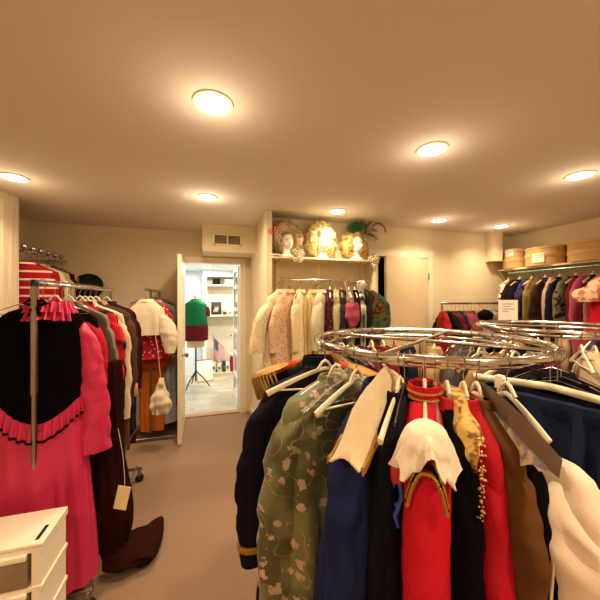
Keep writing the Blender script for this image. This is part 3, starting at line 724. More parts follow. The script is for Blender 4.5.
c_ = MB(); z_ = -.155-.66*1.04+.03; c_.lathe([(.058, z_), (.06, z_+.005), (.06, z_+.02), (.057, z_+.024)], .25-.045+.08, 0, 20, 1, .7); c_.build('cuff_braid', M['gold'], o)
loc, a = on(C1, -163)
h = hanger('cream', 'big cream hanger with a hooked tip between the navy coat and the green floral coat', loc, a, GH, w=.235)
# green floral sheer coat
green = mat('green_brocade', '#56602c', .5, kind='spots', c2='#56602c', scale=10, thr=.3, bump=.2, sheen=.3)
def floral_material():
    m = mat('green_floral', '#6c693c', .5, kind='blotch', c2='#4c4a26', scale=6, thr=.5, bump=.2, sheen=.3)
    nt = m.node_tree; N, L = nt.nodes, nt.links; bsdf = N['Principled BSDF']
    base = bsdf.inputs['Base Color'].links[0].from_socket
    tc = N.new('ShaderNodeTexCoord')
    # pink blossoms: petal-modulated voronoi cells
    vo = N.new('ShaderNodeTexVoronoi'); vo.inputs['Scale'].default_value = 19
    L.new(tc.outputs['Object'], vo.inputs['Vector'])
    nz = N.new('ShaderNodeTexNoise'); nz.inputs['Scale'].default_value = 55; L.new(tc.outputs['Object'], nz.inputs['Vector'])
    ad = N.new('ShaderNodeMath'); ad.operation = 'MULTIPLY_ADD'; ad.inputs[1].default_value = .8; L.new(nz.outputs['Fac'], ad.inputs[0]); L.new(vo.outputs['Distance'], ad.inputs[2])
    lt = N.new('ShaderNodeMath'); lt.operation = 'LESS_THAN'; lt.inputs[1].default_value = .68; L.new(ad.outputs[0], lt.inputs[0])
    mx = N.new('ShaderNodeMix'); mx.data_type = 'RGBA'; mx.inputs[7].default_value = (*lin('#b3937a'), 1)
    L.new(lt.outputs[0], mx.inputs[0]); L.new(base, mx.inputs[6])
    # tendrils: thin iso-lines of a noise field
    n2 = N.new('ShaderNodeTexNoise'); n2.inputs['Scale'].default_value = 15; n2.inputs['Detail'].default_value = 0; L.new(tc.outputs['Object'], n2.inputs['Vector'])
    s1 = N.new('ShaderNodeMath'); s1.operation = 'SUBTRACT'; s1.inputs[1].default_value = .5; L.new(n2.outputs['Fac'], s1.inputs[0])
    s2 = N.new('ShaderNodeMath'); s2.operation = 'ABSOLUTE'; L.new(s1.outputs[0], s2.inputs[0])
    s3 = N.new('ShaderNodeMath'); s3.operation = 'LESS_THAN'; s3.inputs[1].default_value = .010; L.new(s2.outputs[0], s3.inputs[0])
    m2 = N.new('ShaderNodeMix'); m2.data_type = 'RGBA'; m2.inputs[7].default_value = (*lin('#8d8252'), 1)
    L.new(s3.outputs[0], m2.inputs[0]); L.new(mx.outputs[2], m2.inputs[6]); L.new(m2.outputs[2], bsdf.inputs['Base Color'])
    return m
o = rgar(-152, 'floral_coat', 'coat', 'olive green brocade coat with pink blossoms and tendrils, facing the aisle', floral_material(), None, L=1.3, w=.225, sl=.62, out=.03, sr=.085, sr1=.09, d=.065, hem=.28, hemd=.12, fold=.05)
loc, a = on(C1, -152); hanger('cream', 'cream plastic hanger inside the olive green brocade coat', loc, a, GH, w=.17)
loc, a = on(C1, -144); hanger('clear', 'clear plastic hanger lying against the olive green brocade coat', loc, a, GH, w=.2)
# blue coat + cream cape collar with gold fringe
o = rgar(-128.5, 'blue_coat', 'coat', 'royal navy blue coat under the cream gold-edged shoulder cape', cloth('#1b2348', scale=15), 'cream', ch=.03, L=1.25, w=.235, sl=.64, out=.03, sr=.08, sr1=.055, d=.055, hem=.28, hemd=.12, fold=.04)
loc, a = on(C1, -125.8)
t = thing('shoulder_cape', 'cream felt shoulder cape with gold fringe draped over the royal navy coat', 'cape', loc, a, G1)
b = MB(); rings = []
CT = [(-.14, -.085, 0), (-.05, -.05, 0), (0, -.028, 0), (.15, -.062, 0), (.21, -.09, 0), (.285, -.20, 0)]
CB = [(-.14, -.16, 0), (-.05, -.15, 0), (0, -.15, 0), (.13, -.17, 0), (.2, -.19, 0), (.285, -.222, 0)]
for i in range(29):
    x = -.14+.425*i/28; tp, bt = interp(CT, x)[0], interp(CB, x)[0]; out_ = []
    for k in range(17):
        q = k/16*2-1; e = abs(q)**.8
        out_.append((x, math.copysign(.008+.034*e, q) if k != 8 else 0., tp+(bt-tp)*e+.003*math.sin(i*.9)*e))
    rings.append(out_+[(p[0], p[1]*.9, p[2]-.004) for p in reversed(out_)])
b.loft(rings); b.build('cape', cloth('#ecd5ae', rough=.7), t)
for sgn in (0, 16):
    b = MB(); dy = .003 if sgn else -.003; ed = []
    for i in range(28):
        for j in range(3):
            p = Vector(rings[i][sgn]).lerp(Vector(rings[i+1][sgn]), j/3); ed.append(p+Vector((0, dy, .003)))
    b.tube(ed, .004, 6)
    for p in ed: b.tube([p, p+Vector((.0015*math.sin(p.x*900), dy, -.014))], .0028, 5)
    b.build('gold_fringe', M['gold'], t)
# black tailcoat
rgar(-121, 'tail_coat', 'coat', 'black tailcoat between the royal navy coat and the scarlet uniform', cloth('#0f0e14', scale=15), None, L=1.25, w=.2, sl=.64, out=.02, sr=.06, d=.04, hem=.22, hemd=.06)
loc, a = on(C1, -120.5); hanger('cream', 'cream plastic hanger whose tip pokes out above the black tailcoat', loc, a, GH, w=.215)
# thin ribbon garment
rgar(-118.5, 'sequin_vest', 'vest', 'narrow black vest with scarlet and cobalt trim left of the scarlet uniform', cloth('#141015'), 'wire', L=1.0, w=.17, sleeves=False, d=.025, hem=.17, hemd=.03, collar=False)
loc, a = on(C1, -117.5)
t = thing('ribbon_rosette', 'cobalt blue ribbon loop with a scarlet tab left of the white puff', 'ribbon', (C1.x+.655*math.cos(a), C1.y+.655*math.sin(a), ZR-.27), a+R(90))
b = MB(); b.tube([(.012*math.cos(x), 0, -.035+.03*math.sin(x)) for x in [2*math.pi*k/16 for k in range(16)]], .006, 6, closed=True); b.tube([(.008, 0, -.06), (-.004, 0, -.09), (.004, 0, -.12)], [.006, .008, .004], 6); b.build('loop', satin('#3c4fa0'), t)
b = MB(); b.box(-.014, .014, -.006, .006, -.01, .03); b.build('tab', satin('#c01f28'), t, bevel=.003)
b = MB(); b.tube([(-.01, 0, -.16), (-.015, .0, -.19), (-.012, 0, -.23), (-.01, 0, -.25)], [.004, .014, .012, .003], 8); b.build('tassel', satin('#c01f28'), t)
# scarlet uniform (seen end on)
loc, a = on(C1, -111.5)
scar = cloth('#c8182a', rough=.7, scale=12)
t = coat('scarlet_uniform', 'uniform', 'scarlet military uniform with gold braid, its sleeve end facing the viewer', loc, a, scar, G1, sleeves=False, collar=False, L=1.25, w=.19, d=.06, hem=.24, hemd=.075, fold=.01)
s_ = sleeve_mb(1, .235, -.15, .9, .05, .062, .03, seed=3, crease=.006, flat=1.0, n=28, rows=40).build('sleeve', scar, t)
b = MB()
for z in (-.088, -.106, -.124): b.tube([((.062)*math.cos(x), (.048)*math.sin(x), z) for x in [2*math.pi*k/28 for k in range(28)]], .0045, 6, closed=True)
b.build('gold_band', M['gold'], t)
b = MB(); b.loft([[((.058+e)*math.cos(x), (.044+e)*math.sin(x), z) for x in [2*math.pi*k/28 for k in range(28)]] for e, z in ((0, -.138), (.003, -.136), (.003, -.07), (0, -.068), (-.006, -.08))], False, False); b.build('standing_collar', scar, t)
b = MB(); b.loft([[((.062+e)*math.cos(x), (.048+e)*math.sin(x), z) for x in [2*math.pi*k/28 for k in range(28)]] for e, z in ((-.002, -.12), (.001, -.119), (.001, -.111), (-.002, -.11))], False, False); b.build('black_band', velvet('#0e0b0c'), t)
# V braid on the outward (+x) face of the sleeve
def on_sleeve(y, z, e=.005):
    t_ = max(0, (-.16-z)/.9); r_ = lerp(.05, .062, t_)*math.sin(min(1, t_/.07+.25)*math.pi/2)*1.1+e
    return (.19+.03*math.sin(min(1, t_*1.6)*math.pi/2)+math.sqrt(max(0, r_*r_-y*y)), y, z-.75*math.sqrt(max(0, r_*r_-y*y))*math.exp(-t_*9))
for m_, off_, nm_ in ((M['gold'], 0, 'gold_chevron'), (velvet('#0e0b0c'), -.011, 'black_chevron'), (M['gold'], -.022, 'gold_chevron')):
    b = MB()
    for s in (-1, 1): b.tube([on_sleeve(s*y, z+off_*.85) for y, z in ((.0, -.165), (.012, -.166), (.02, -.175), (.028, -.195), (.035, -.225), (.042, -.265))], .0048, 6)
    b.build(nm_, m_, s_)
# white gauze puff
t = thing('gauze_cap', 'white gathered gauze cap draped over the scarlet uniform shoulder', 'cap', loc, a)
b = MB(); rings = []; n = 60
for i in range(20):
    u = i/19
    r_ = .004+.055*math.sin(min(1, u*1.3)*math.pi/2)**.8 + .012*max(0, (u-.72)/.28)
    z = -.112-.08*u**1.2; ring = []; v_ = max(0, u-.35)/.65
    for k in range(n):
        th = 2*math.pi*k/n; q = 1+v_*(.12*math.sin(7*th+.5)+.09*math.sin(16*th)+.2*noise.noise((math.cos(th)*3, math.sin(th)*3, 1)))+.10*noise.noise((math.cos(th)*2.5, math.sin(th)*2.5, u*4))
        ring.append((.182+r_*1.05*q*math.cos(th), r_*1.05*q*math.sin(th), z+v_*(.02*math.sin(5*th+1)+.012*math.sin(11*th))-.045*v_*abs(math.sin(th))**1.5))
    rings.append(ring)
inner = [[(.182+(x-.182)*.96, y*.96, z-.003) for x, y, z in r__] for r__ in reversed(rings)]
b.loft(rings+inner); b.build('crown', cloth('#f6e6cd', rough=.8), t)
hanger('cream', 'cream plastic hanger holding the scarlet uniform', loc, a, GH, w=.185)
# gold brocade collar & black velvet
rgar(-104, 'velvet_gown', 'gown', 'black velvet gown with a red collar, right of the scarlet uniform', velvet('#0d090b'), 'cream', L=1.3, w=.205, sl=.75, out=.04, sr=.055, sr1=.065, d=.04, hem=.30, hemd=.10, fold=.035, cm=cloth('#b3202a'))
loc, a = on(C1, -102)
t = thing('brocade_collar', 'gold brocade collar strewn with beads between the black velvet and crimson gowns', 'collar', loc, a, G1)
gb = mat('gold_brocade', '#d0a650', .5, kind='blotch', c2='#7b5420', scale=40, thr=.55, bump=.8)
body_mb([(-.085, .06, .024, 0), (-.105, .12, .026), (-.14, .185, .03), (-.18, .20, .032), (-.215, .185, .034)], .03, 7, 7, 80, 26, crease=.02, hemwave=.05).build('collar', gb, t)
loc, a = on(C1, -96.5)
o = rgar(-98.5, 'crimson_gown', 'gown', 'crimson gown with a beaded gold shoulder edge', cloth('#ae1222', rough=.7), 'cream', L=1.3, w=.205, sl=.78, out=.05, sr=.05, sr1=.06, d=.036, hem=.30, hemd=.08, fold=.03)
b = MB(); r_ = random.Random(2)
for i in range(80):
    u = r_.random(); x = .215+.015*r_.random(); z = -.135-.17*u; y = -.03-.014*u+r_.uniform(-.006, .006); q = r_.uniform(.002, .0036)
    b.lathe([(.0003, z-q), (q, z), (.0003, z+q)], x-.03*(1-u), y, 6)
b.build('bead_trim', mat('brass_bead', '#d9b070', .3, .6), o)
rgar(-94, 'brown_cloak', 'cloak', 'brown wool cloak with black velvet sleeve, right of the crimson gown', cloth('#5e3a1b'), 'cream', L=1.3, w=.2, sl=.30, out=.05, sr=.05, sr1=.055, d=.035, hem=.25, hemd=.05)
loc, a = on(C1, -89.5)
rgar(-91.5, 'velvet_tunic', 'tunic', 'black velvet tunic squeezed between the brown cloak and the white blouse', velvet('#0b0809'), None, L=1.3, w=.2, sl=.7, d=.02, hem=.22, hemd=.035)
# grey satin stole with silver lining
t = thing('satin_stole', 'grey satin stole with silver lining draped down to the white blouse', 'stole', loc, a, G1)
b = MB(); rings = []
for i in range(20):
    u = i/19; x = -.01+.27*u; z = -.06-.085*u**1.1+.012*math.sin(u*3.1); hh = .035+.03*math.sin(u*math.pi)
    rings.append([(x, -.02, z), (x+.012, -.028, z+.006), (x+.006, -.030, z-hh), (x-.01, -.024, z-hh)])
b.loft(rings); b.build('band', satin('#6e5b48'), t)
b = MB(); rings = []
for i in range(20):
    u = i/19; x = -.02+.27*u; z = -.09-.085*u**1.1; hh = .085*math.sin(min(1, u*1.0+.08)*math.pi)**.8+.004
    rings.append([(x, -.031, z), (x+.004, -.037, z), (x-.01, -.05, z-hh), (x-.014, -.046, z-hh)])
b.loft(rings); b.build('lining', mat('silver_lining', '#b9a184', .35, kind='blotch', c2='#7d7278', scale=45, thr=.55), t)['label'] = 'mottled silver lining'
# white blouse with full sleeve
loc, a = on(C1, -83)
wb = cloth('#ecd3b8', rough=.85, scale=15)
t = thing('white_blouse', 'cream white cotton blouse with gathered yoke at the lower right corner', 'blouse', loc, a, G1)
body_mb([(-.205, .03, .02, .165), (-.225, .07, .035, .16), (-.29, .125, .055, .145), (-.45, .17, .07, .12), (-.8, .21, .08, .11), (-1.1, .25, .09, .10)], .028, 3.4, 6, 70, 50, crease=.01).build('body', wb, t)
sleeve_mb(1, .25, -.235, .6, .08, .07, .03, seed=8, puff=.25, crease=.02, flat=.9, n=28, rows=36).build('sleeve', wb, t)
hanger('cream', 'cream plastic hanger holding the cream white cotton blouse', loc, a, GH, w=.13)
b = MB(); rings = []
for i in range(9):
    x = .10+.13*i/8; rings.append([(x, -.088, -.36), (x, -.094, -.36), (x, -.104, -.46-.01*math.sin(i)), (x, -.098, -.46-.01*math.sin(i))])
b.loft(rings); b.build('pocket_flap', wb, t)
# navy pleated trousers on a clip hanger
loc, a = on(C1, -60)
t = thing('navy_trousers', 'navy blue pleated trousers clipped to a long cream hanger at the right', 'trousers', loc, a, G1)
nv = cloth('#1b2540', rough=.8)
b = MB(); rings = []
for i in range(30):
    z = -.135-.75*i/29; ring = []
    for k in range(80):
        th = 2*math.pi*k/80; c, d = math.cos(th), math.sin(th); f = 1+.0*i
        pl = (.008+.014*min(1, i/10))*math.sin(th*18+.4*math.sin(i*.15))
        ring.append((.19*math.copysign(abs(c)**.7, c)*(1+.1*i/29), (.035+.03*min(1, i/12)+pl)*math.copysign(abs(d)**.6, d), z))
    rings.append(ring)
b.loft(rings); b.build('legs', nv, t)
b = MB(); b.loft([[(.192*q*math.copysign(abs(math.cos(x))**.7, math.cos(x)), .038*q*math.copysign(abs(math.sin(x))**.6, math.sin(x)), z) for x in [2*math.pi*k/48 for k in range(48)]] for q, z in ((1.0, -.17), (1.04, -.168), (1.04, -.128), (1.0, -.124))], False, False); b.build('waistband', nv, t)
hanger('clip', 'long cream clip hanger gripping the navy pleated trousers', loc, a, GH, w=.235)
# garments on the far half
far = [(-42, 'black_cape', 'cape', 'black cape right of the navy pleated trousers', velvet('#0c0a0c'), .95, .22),
       (-22, 'black_robe', 'robe', 'black robe at the right side of the near rack', cloth('#141012'), 1.0, .22),
       (0, 'plum_robe', 'robe', 'dark plum robe on the far right of the near rack', cloth('#2a1420'), 1.0, .2),
       (22, 'tan_jacket', 'jacket', 'tan jacket on the far side of the near rack, toward the farther rack', cloth('#9c7a4c'), .9, .2),
       (42, 'grey_jacket', 'jacket', 'grey jacket on the far side of the near rack', cloth('#5a5450'), .9, .2),
       (60, 'sand_jacket', 'jacket', 'sand coloured jacket on the far side of the near rack seen through the ring', cloth('#b89868'), .9, .2),
       (78, 'navy_jacket', 'jacket', 'navy jacket on the far side of the near rack seen through the ring', cloth('#151a30'), .9, .2),
       (96, 'red_jacket', 'jacket', 'dark red jacket on the far side of the near rack seen through the ring', cloth('#7a141e'), .9, .2),
       (114, 'maroon_jacket', 'jacket', 'maroon jacket on the far side of the near rack seen through the ring', cloth('#5c1420'), .9, .2),
       (132, 'black_jacket', 'jacket', 'black jacket on the far left of the near rack behind the orange red jacket', cloth('#15110f'), .9, .2),
       (147, 'beige_jacket', 'jacket', 'beige jacket behind the orange red jacket on the near rack', cloth('#b08e5a'), .85, .2)]
for phi, nm, cat, lab, mt, L, w in far: rgar(phi, nm, cat, lab, mt, 'cream' if phi % 4 == 0 else 'wire', low=True, L=L, w=w, sl=.55, d=.045, hem=.2)
for i, phi in enumerate((-139, -108, -52, 8, 14, 30, 36, 50, 68, 87, 105, 123, 140)):
    loc, a = on(C1, phi)
    hanger(('cream', 'clear', 'wire', 'cream', 'wood')[i % 5], ['bare cream hanger', 'bare clear hanger', 'bare wire hanger', 'bare cream plastic hanger', 'bare wooden hanger'][i % 5]+' hooked on the near chrome ring among the garments', loc, a+R(rnd.uniform(-6, 6)), 'bare hangers on the near round rack', w=.18)
# far rack garments
G2 = 'garments on the farther round rack'
f2 = [('#120f12', 'black'), ('#1b1a26', 'midnight'), ('#6f1a24', 'maroon'), ('#d8c29a', 'cream'), ('#c99a86', 'blush pink'), ('#2a2018', 'dark brown'), ('#b08a55', 'camel'), ('#151217', 'jet black'), ('#cbb48c', 'sand'), ('#3a2a44', 'aubergine'), ('#8f7450', 'khaki'), ('#1a1410', 'charcoal brown'), ('#a8333a', 'brick red'), ('#e2d0ac', 'ivory'), ('#241c30', 'indigo'), ('#55422c', 'umber')]
for i, (c, nm) in enumerate(f2):
    phi = -180+i*22.5
    loc, a = on(C2, phi)
    coat('costume_jacket', 'jacket', f'{nm} jacket on the farther round rack', loc, a, cloth(c), G2, low=True, L=.8, w=.2, sl=.5, d=.045, hem=.19)
    hanger('cream' if i % 2 else 'wire', ('cream plastic' if i % 2 else 'wire')+f' hanger under the {nm} jacket on the farther round rack', loc, a, 'hangers on the farther round rack', w=.17)
for i in range(10):
    loc, a = on(C2, -170+i*17); hanger('cream' if i % 2 else 'clear', 'bare '+('cream' if i % 2 else 'clear')+' hanger on the farther round rack', loc, a, 'bare hangers on the farther round rack', w=.18)

# ------------------------------------------------------------------ left rolling rack with the pink dress
ZA = 1.635
A0 = K(-1.285, 1.5); 
t = thing('rolling_rack', 'chrome rolling rack holding the pink and black dress', 'rack', (A0.x, A0.y, 0))
MB().tube([(0, -.04, ZA), (0, 1.12, ZA)], .0125, 12).build('rail', M['chrome'], t)
b = MB(); b.tube([(0.0, -.075, ZA+.005), (.0, -.075, 1.1)], .0165, 12); b.tube([(0.0, -.075, 1.1), (.0, -.075, .12)], .0125, 12); b.tube([(0, -.075, ZA), (0, -.02, ZA)], .014, 10); b.build('front_upright', M['steel'], t)
MB().tube([(0, 1.04, ZA), (0, 1.04, .12)], .0125, 12).build('rear_upright', M['steel'], t)
MB().lathe([(.017, -.02), (.019, 0), (.014, .012)], 0, 0, 12).build('rail_cap', M['black'], t, (0, -.075, ZA))
for y in (-.075, 1.04):
    MB().tube([(-.24, y, .11), (.24, y, .11)], .013, 10).build('foot_bar', M['steel'], t)
    for x in (-.22, .22):
        c_ = MB(); c_.tube([(x, y-.012, .033), (x, y+.012, .033)], .032, 16); co = c_.build('caster', M['black'], t)
        MB().box(x-.012, x+.012, y-.018, y+.018, .05, .11).build('caster_fork', M['steel'], co, bevel=.003)
for x in (-.2, .2): MB().tube([(x, -.075, .13), (x, 1.04, .13)], .009, 8).build('base_rail', M['steel'], t)
MB().tube([(.22, .3, .14), (.22, .62, .5), (.22, 1.0, .5)], .006, 8).build('brace', M['black'], t)
GA = 'garments on the rolling rack'; GAH = 'hangers on the rolling rack'
# --- pink and black dress
dl = (A0.x, A0.y, ZA)
t = thing('ruffled_dress', 'hot pink satin dress with black velvet bodice and ruffled waist', 'dress', dl, R(4))
pink = satin('#cf2a55'); blk = velvet('#0c0808')
w = .192
prof = [(-.125, .085, .04, 0), (-.15, .15, .05), (-.19, w*.9, .06), (-.3, w*.93, .065), (-.5, w*.93, .062), (-.68, w*.88, .062), (-.78, w*.92, .07), (-1.0, w*1.08, .09), (-1.5, w*1.22, .12)]
bb = body_mb(prof, .006, 2, 3, 80, 40, crease=.004, z1=-.76)
bb.build('bodice', blk, t)['label'] = 'black velvet bodice'
def vline(x): return -.74+.15*min(1, abs(x)/.2)**1.3
# skirt : from V line downwards
n = 110; rings = []
for i in range(50):
    u = i/49; ring = []
    for k in range(n):
        th = 2*math.pi*k/n; c, d = math.cos(th), math.sin(th)
        zt = vline(c*w*.9)+.02; z = zt+( -1.5-zt)*u
        a_, b_, _ = interp([(-q[0], q[1], q[2], 0) for q in prof], -z)
        x = a_*math.copysign(abs(c)**.75, c); y = b_*math.copysign(abs(d)**.75, d)
        g = min(1, u*3); f = .006+g*(.022*noise.noise((x*16, y*16, z*1.1))+.014*noise.noise((x*34, y*34+5, z*.8)))
        l = math.hypot(c*b_, d*a_)
        ring.append((x+c*b_/l*f, y+d*a_/l*f, z if i < 49 else z+.03*noise.noise((x*5, y*5, 0))))
    rings.append(ring)
MB().loft(rings, False, False).build('skirt', pink, t)
def vpath(off):
    def f(tt):
        th = 2*math.pi*tt; c, d = math.cos(th), math.sin(th); z = vline(c*w*.9)+off
        a_, b_, _ = interp([(-q[0], q[1], q[2], 0) for q in prof], -z)
        x = a_*math.copysign(abs(c)**.75, c); y = b_*math.copysign(abs(d)**.75, d); l = math.hypot(c*b_, d*a_)
        return (x, y, z), (c*b_/l, d*a_/l, 0)
    return f
b = MB(); ring_ruffle(b, vpath(.055), .08, 420, 34, .009, 1); rf = b.build('waist_ruffle', pink, t)
b = MB(); ring_ruffle(b, vpath(-.020), .012, 420, 34, .009, 1, out=.1, fa=1); b.build('black_edging', blk, rf)
def npath(sx, z):
    def f(tt):
        th = 2*math.pi*tt; return (.03+sx*math.cos(th), .055*math.sin(th), z-.01*abs(math.cos(th))), (math.cos(th)*.5, math.sin(th)*.87, 0)
    return f
b = MB(); ring_ruffle(b, npath(.09, -.085), .055, 260, 20, .014, 2, out=2.5); ring_ruffle(b, npath(.105, -.12), .06, 260, 22, .014, 3, out=2.5); b.build('neck_ruffle', pink, t)
b = MB()
for s in (-1, 1): b.tube([(0, -.075, -.1), (s*.025, -.08, -.085), (s*.045, -.078, -.10), (s*.02, -.078, -.108), (0, -.075, -.1)], [.004, .010, .010, .008, .004], 8); b.tube([(0, -.08, -.105), (s*.012, -.085, -.13), (s*.02, -.08, -.16)], [.004, .007, .005], 6)
b.build('neck_bow', blk, t)
for s in (-1, 1):
    so = sleeve_mb(s, .225, -.2, .66, .05, .075, .04, seed=s*4+6, crease=.012, flat=.75, n=30, rows=44).build('sleeve', pink, t)
hanger('wire', 'wire hanger inside the hot pink dress', dl, R(4), GAH, w=.19)
# --- others along the rail
la = [(.12, 'red_black_jacket', 'jacket', 'black jacket with bright red shoulder panel behind the pink dress', velvet('#130d0c'), dict(L=1.15, w=0.210, sl=.55, sm=cloth('#c21f30')), 'cream', 0),
      (.20, 'tweed_coat', 'coat', 'brown tweed frock coat with long hanging sleeve behind the pink dress', cloth('#4a382a', scale=80), dict(L=1.25, w=0.225, sl=.80, out=.04, hem=.24), 'wire', 0),
      (.28, 'grey_jacket', 'jacket', 'grey jacket in the middle of the rolling rack', cloth('#8b7d6a'), dict(L=1.0, w=0.210, sl=.6), 'cream', 3),
      (.36, 'scarlet_tabard', 'tabard', 'scarlet and black tabard on the rolling rack beside the tweed coat', cloth('#c81e2e', kind='blotch', c2='#1a0f0e', scale=5, thr=.55), dict(L=.75, w=0.240, sl=.42), 'wire', -3),
      (.44, 'dark_coat', 'coat', 'near-black coat on the rolling rack behind the scarlet tabard', cloth('#1b1513'), dict(L=1.2, w=0.220, sl=.65), 'cream', 2),
      (.52, 'cream_coat', 'coat', 'cream lined coat whose pale edge shows right of the scarlet tabard', cloth('#e6cba2'), dict(L=1.05, w=0.235, sl=.68, hem=.2), 'cream', 0),
      (.61, 'brown_coat', 'coat', 'chocolate brown coat on the rolling rack, behind the cream lined coat', cloth('#4a2c1c'), dict(L=1.1, w=0.240, sl=.62), 'cream', 0),
      (.72, 'rust_coat', 'coat', 'rusty brown coat with pale lapel at the rear half of the rolling rack', cloth('#5c3520'), dict(L=1.1, w=0.235, sl=.6, cm=cloth('#c79a6a')), 'cream', 0),
      (.84, 'black_suit', 'jacket', 'black suit jacket near the rear end of the rolling rack', cloth('#1c1614'), dict(L=1.0, w=0.220, sl=.6), 'wire', 0),
      (.95, 'maroon_gown', 'gown', 'deep maroon gown, rearmost on the rolling rack', velvet('#3c1216'), dict(L=1.15, w=0.220, sl=.6), 'cream', 0)]
for y, nm, cat, lab, mt, kw, hk, rz in la:
    coat(nm, cat, lab, (A0.x, A0.y+y, ZA), R(rz), mt, GA, **kw)
    hanger(hk, ('cream plastic' if hk == 'cream' else 'wire')+' hanger holding the '+short(lab)+' on the rolling rack', (A0.x, A0.y+y, ZA), R(rz), GAH, w=.155)
# brown velvet train on the floor
t = thing('velvet_train', 'dark brown velvet gown train trailing onto the carpet beside the plastic drawers', 'gown', (A0.x+.14, A0.y+.16, 0))
bv = velvet('#2e130d'); b = MB(); rings = []
for i in range(40):
    u = i/39
    if u < .55:
        v = u/.55; cx, cy, cz = .10+.03*v, .0, 1.2-1.12*v; a_, b_, ax = .06+.03*v, .05, 0
    else:
        v = (u-.55)/.45; cx, cy, cz = .13+.24*v, .0+.12*v, .08-.03*v; a_, b_, ax = (.12+.03*v)*(1 if v < .9 else 1-((v-.9)/.1)**2*.7), (.06-.015*v)*(1 if v < .9 else 1-((v-.9)/.1)**2*.7), 1
    ring = []
    for k in range(40):
        th = 2*math.pi*k/40; c, d = math.cos(th), math.sin(th); q = 1+.3*noise.noise((c*2, d*2, u*6))+.15*noise.noise((c*5, d*5, u*9))
        tl = min(1, max(0, (u-.45)/.2)); tl = tl*tl*(3-2*tl)
        p0 = Vector((c*a_*q, d*b_*q, 0)); p1 = Vector((-.3*a_*c*q*0, c*a_*q*1.1, d*b_*q))
        p = p0.lerp(p1, tl)+Vector((cx, cy, cz)); p.z = max(.006, p.z); ring.append(tuple(p))
    rings.append(ring)
b.loft(rings); b.build('train', bv, t)
# price tag
tp = K(-.97, 1.66)
t = thing('price_tag', 'pale yellow card tag on a string by the tweed coat sleeve', 'tag', (tp.x, tp.y, .52), R(-12))
MB().box(-.034, .034, -.001, .001, -.13, -.0).build('card', M['tag'], t, smooth=False).rotation_euler = (0, R(12), 0)
MB().tube([(-.0, 0, -.01), (.0, 0.0, .05), (-.02, .02, .17), (-.06, .05, .3)], .0012, 4).build('string', M['paper'], t)

# ------------------------------------------------------------------ second straight rack (white blouse etc.)
ZB = 1.655; B0 = K(-1.565, 3.05)
t = thing('clothes_rack', 'short straight rack left of the doorway, holding the white puff-sleeved blouse', 'rack', (B0.x, B0.y, 0))
MB().tube([(0, -.03, ZB), (0, .86, ZB)], .012, 12).build('rail', M['chrome'], t)
for y in (0.25, .82):
    MB().tube([(0, y, ZB), (0, y, .1)], .012, 10).build('upright', M['steel'], t); MB().tube([(-.22, y, .03), (.22, y, .03)], .014, 10).build('foot_bar', M['steel'], t)
MB().tube([(0, .25, .1), (0, .82, .1)], .01, 8).build('base_bar', M['steel'], t)
GB = 'garments on the rack left of the doorway'; GBH = 'hangers on the rack left of the doorway'
lb = [(.03, 'puff_sleeve_blouse', 'blouse', 'white puff-sleeved pirate blouse on the rack left of the doorway', cloth('#f3e2c6'), dict(L=.36, w=.18, sl=.42, sr=.07, sr1=.05, puff=.5, out=.08, bend=.02, d=.07, hem=.12, hemd=.07, fold=.04, drop=.10), -10, 0),
      (.13, 'floral_dress', 'dress', 'red and white floral dress showing below the white puff sleeve', cloth('#b92432', kind='spots', c2='#f0c7ae', scale=28, thr=.25), dict(L=.62, w=.2, sl=.5, hem=.2), 0, -.03),
      (.21, 'orange_dress', 'dress', 'rust and orange ruffled dress with orange skirt left of the doorway', cloth('#a8431c'), dict(L=.72, w=.2, sl=.42, sr1=.08, hem=.2, sm=cloth('#c9741f')), 0, .0),
      (.30, 'orange_skirt', 'skirt', 'long orange skirt with a white lace waistband on the rack left of the doorway', cloth('#c96a1f'), dict(L=1.45, w=.13, sleeves=False, hem=.13, hemd=.05, collar=False), 0, .0),
      (.40, 'blue_dress', 'dress', 'pale blue grey dress hanging beside the open door leaf', cloth('#a6aab6'), dict(L=1.4, w=.255, sl=.6, hem=.25, hemd=.08), -6, .03),
      (.50, 'cream_apron', 'apron', 'cream apron dress behind the pale blue grey dress', cloth('#e3cfae'), dict(L=1.15, w=.21, sleeves=False, hem=.2), 0, .03),
      (.60, 'navy_dress', 'dress', 'dark navy dress at the rear of the rack left of the doorway', cloth('#161a28'), dict(L=1.3, w=.2, sl=.5, hem=.22), 0, .02),
      (.70, 'black_dress', 'dress', 'black dress with reddish print behind the door leaf', cloth('#1c0f10', kind='spots', c2='#6b1f22', scale=22, thr=.25), dict(L=1.2, w=.21, sl=.5), 0, .03),
      (.77, 'red_shirt', 'shirt', 'coral red shirt at the rear end of the rack left of the doorway', cloth('#d24a38'), dict(L=.6, w=.16, sl=.3, hem=.15), 0, .0)]
for y, nm, cat, lab, mt, kw, rz, dx in lb:
    coat(nm, cat, lab, (B0.x+dx*0, B0.y+y, ZB), R(rz), mt, GB, **kw)
    hanger('wire', 'wire hanger holding the '+short(lab)+' left of the doorway', (B0.x, B0.y+y, ZB), R(rz), GBH, w=.17)
# lace band on the orange skirt handled as its own lace trim, drawstring bag
bp = K(-1.40, 3.02)
t = thing('drawstring_bag', 'cream cloth drawstring bag hanging in front of the pale blue dress', 'bag', (bp.x, bp.y, .60))
body_mb([(.16, .03, .02, 0), (.12, .02, .015), (.06, .05, .03), (-.04, .085, .045), (-.13, .10, .05), (-.19, .07, .04)], .03, 6, 5, 44, 30, crease=.03).build('pouch', cloth('#ecd9b8'), t)
MB().tube([(-.0, 0, .12), (-.03, .02, .45), (-.14, .06, 1.04)], .003, 5).build('drawstring', cloth('#ecd9b8'), t)

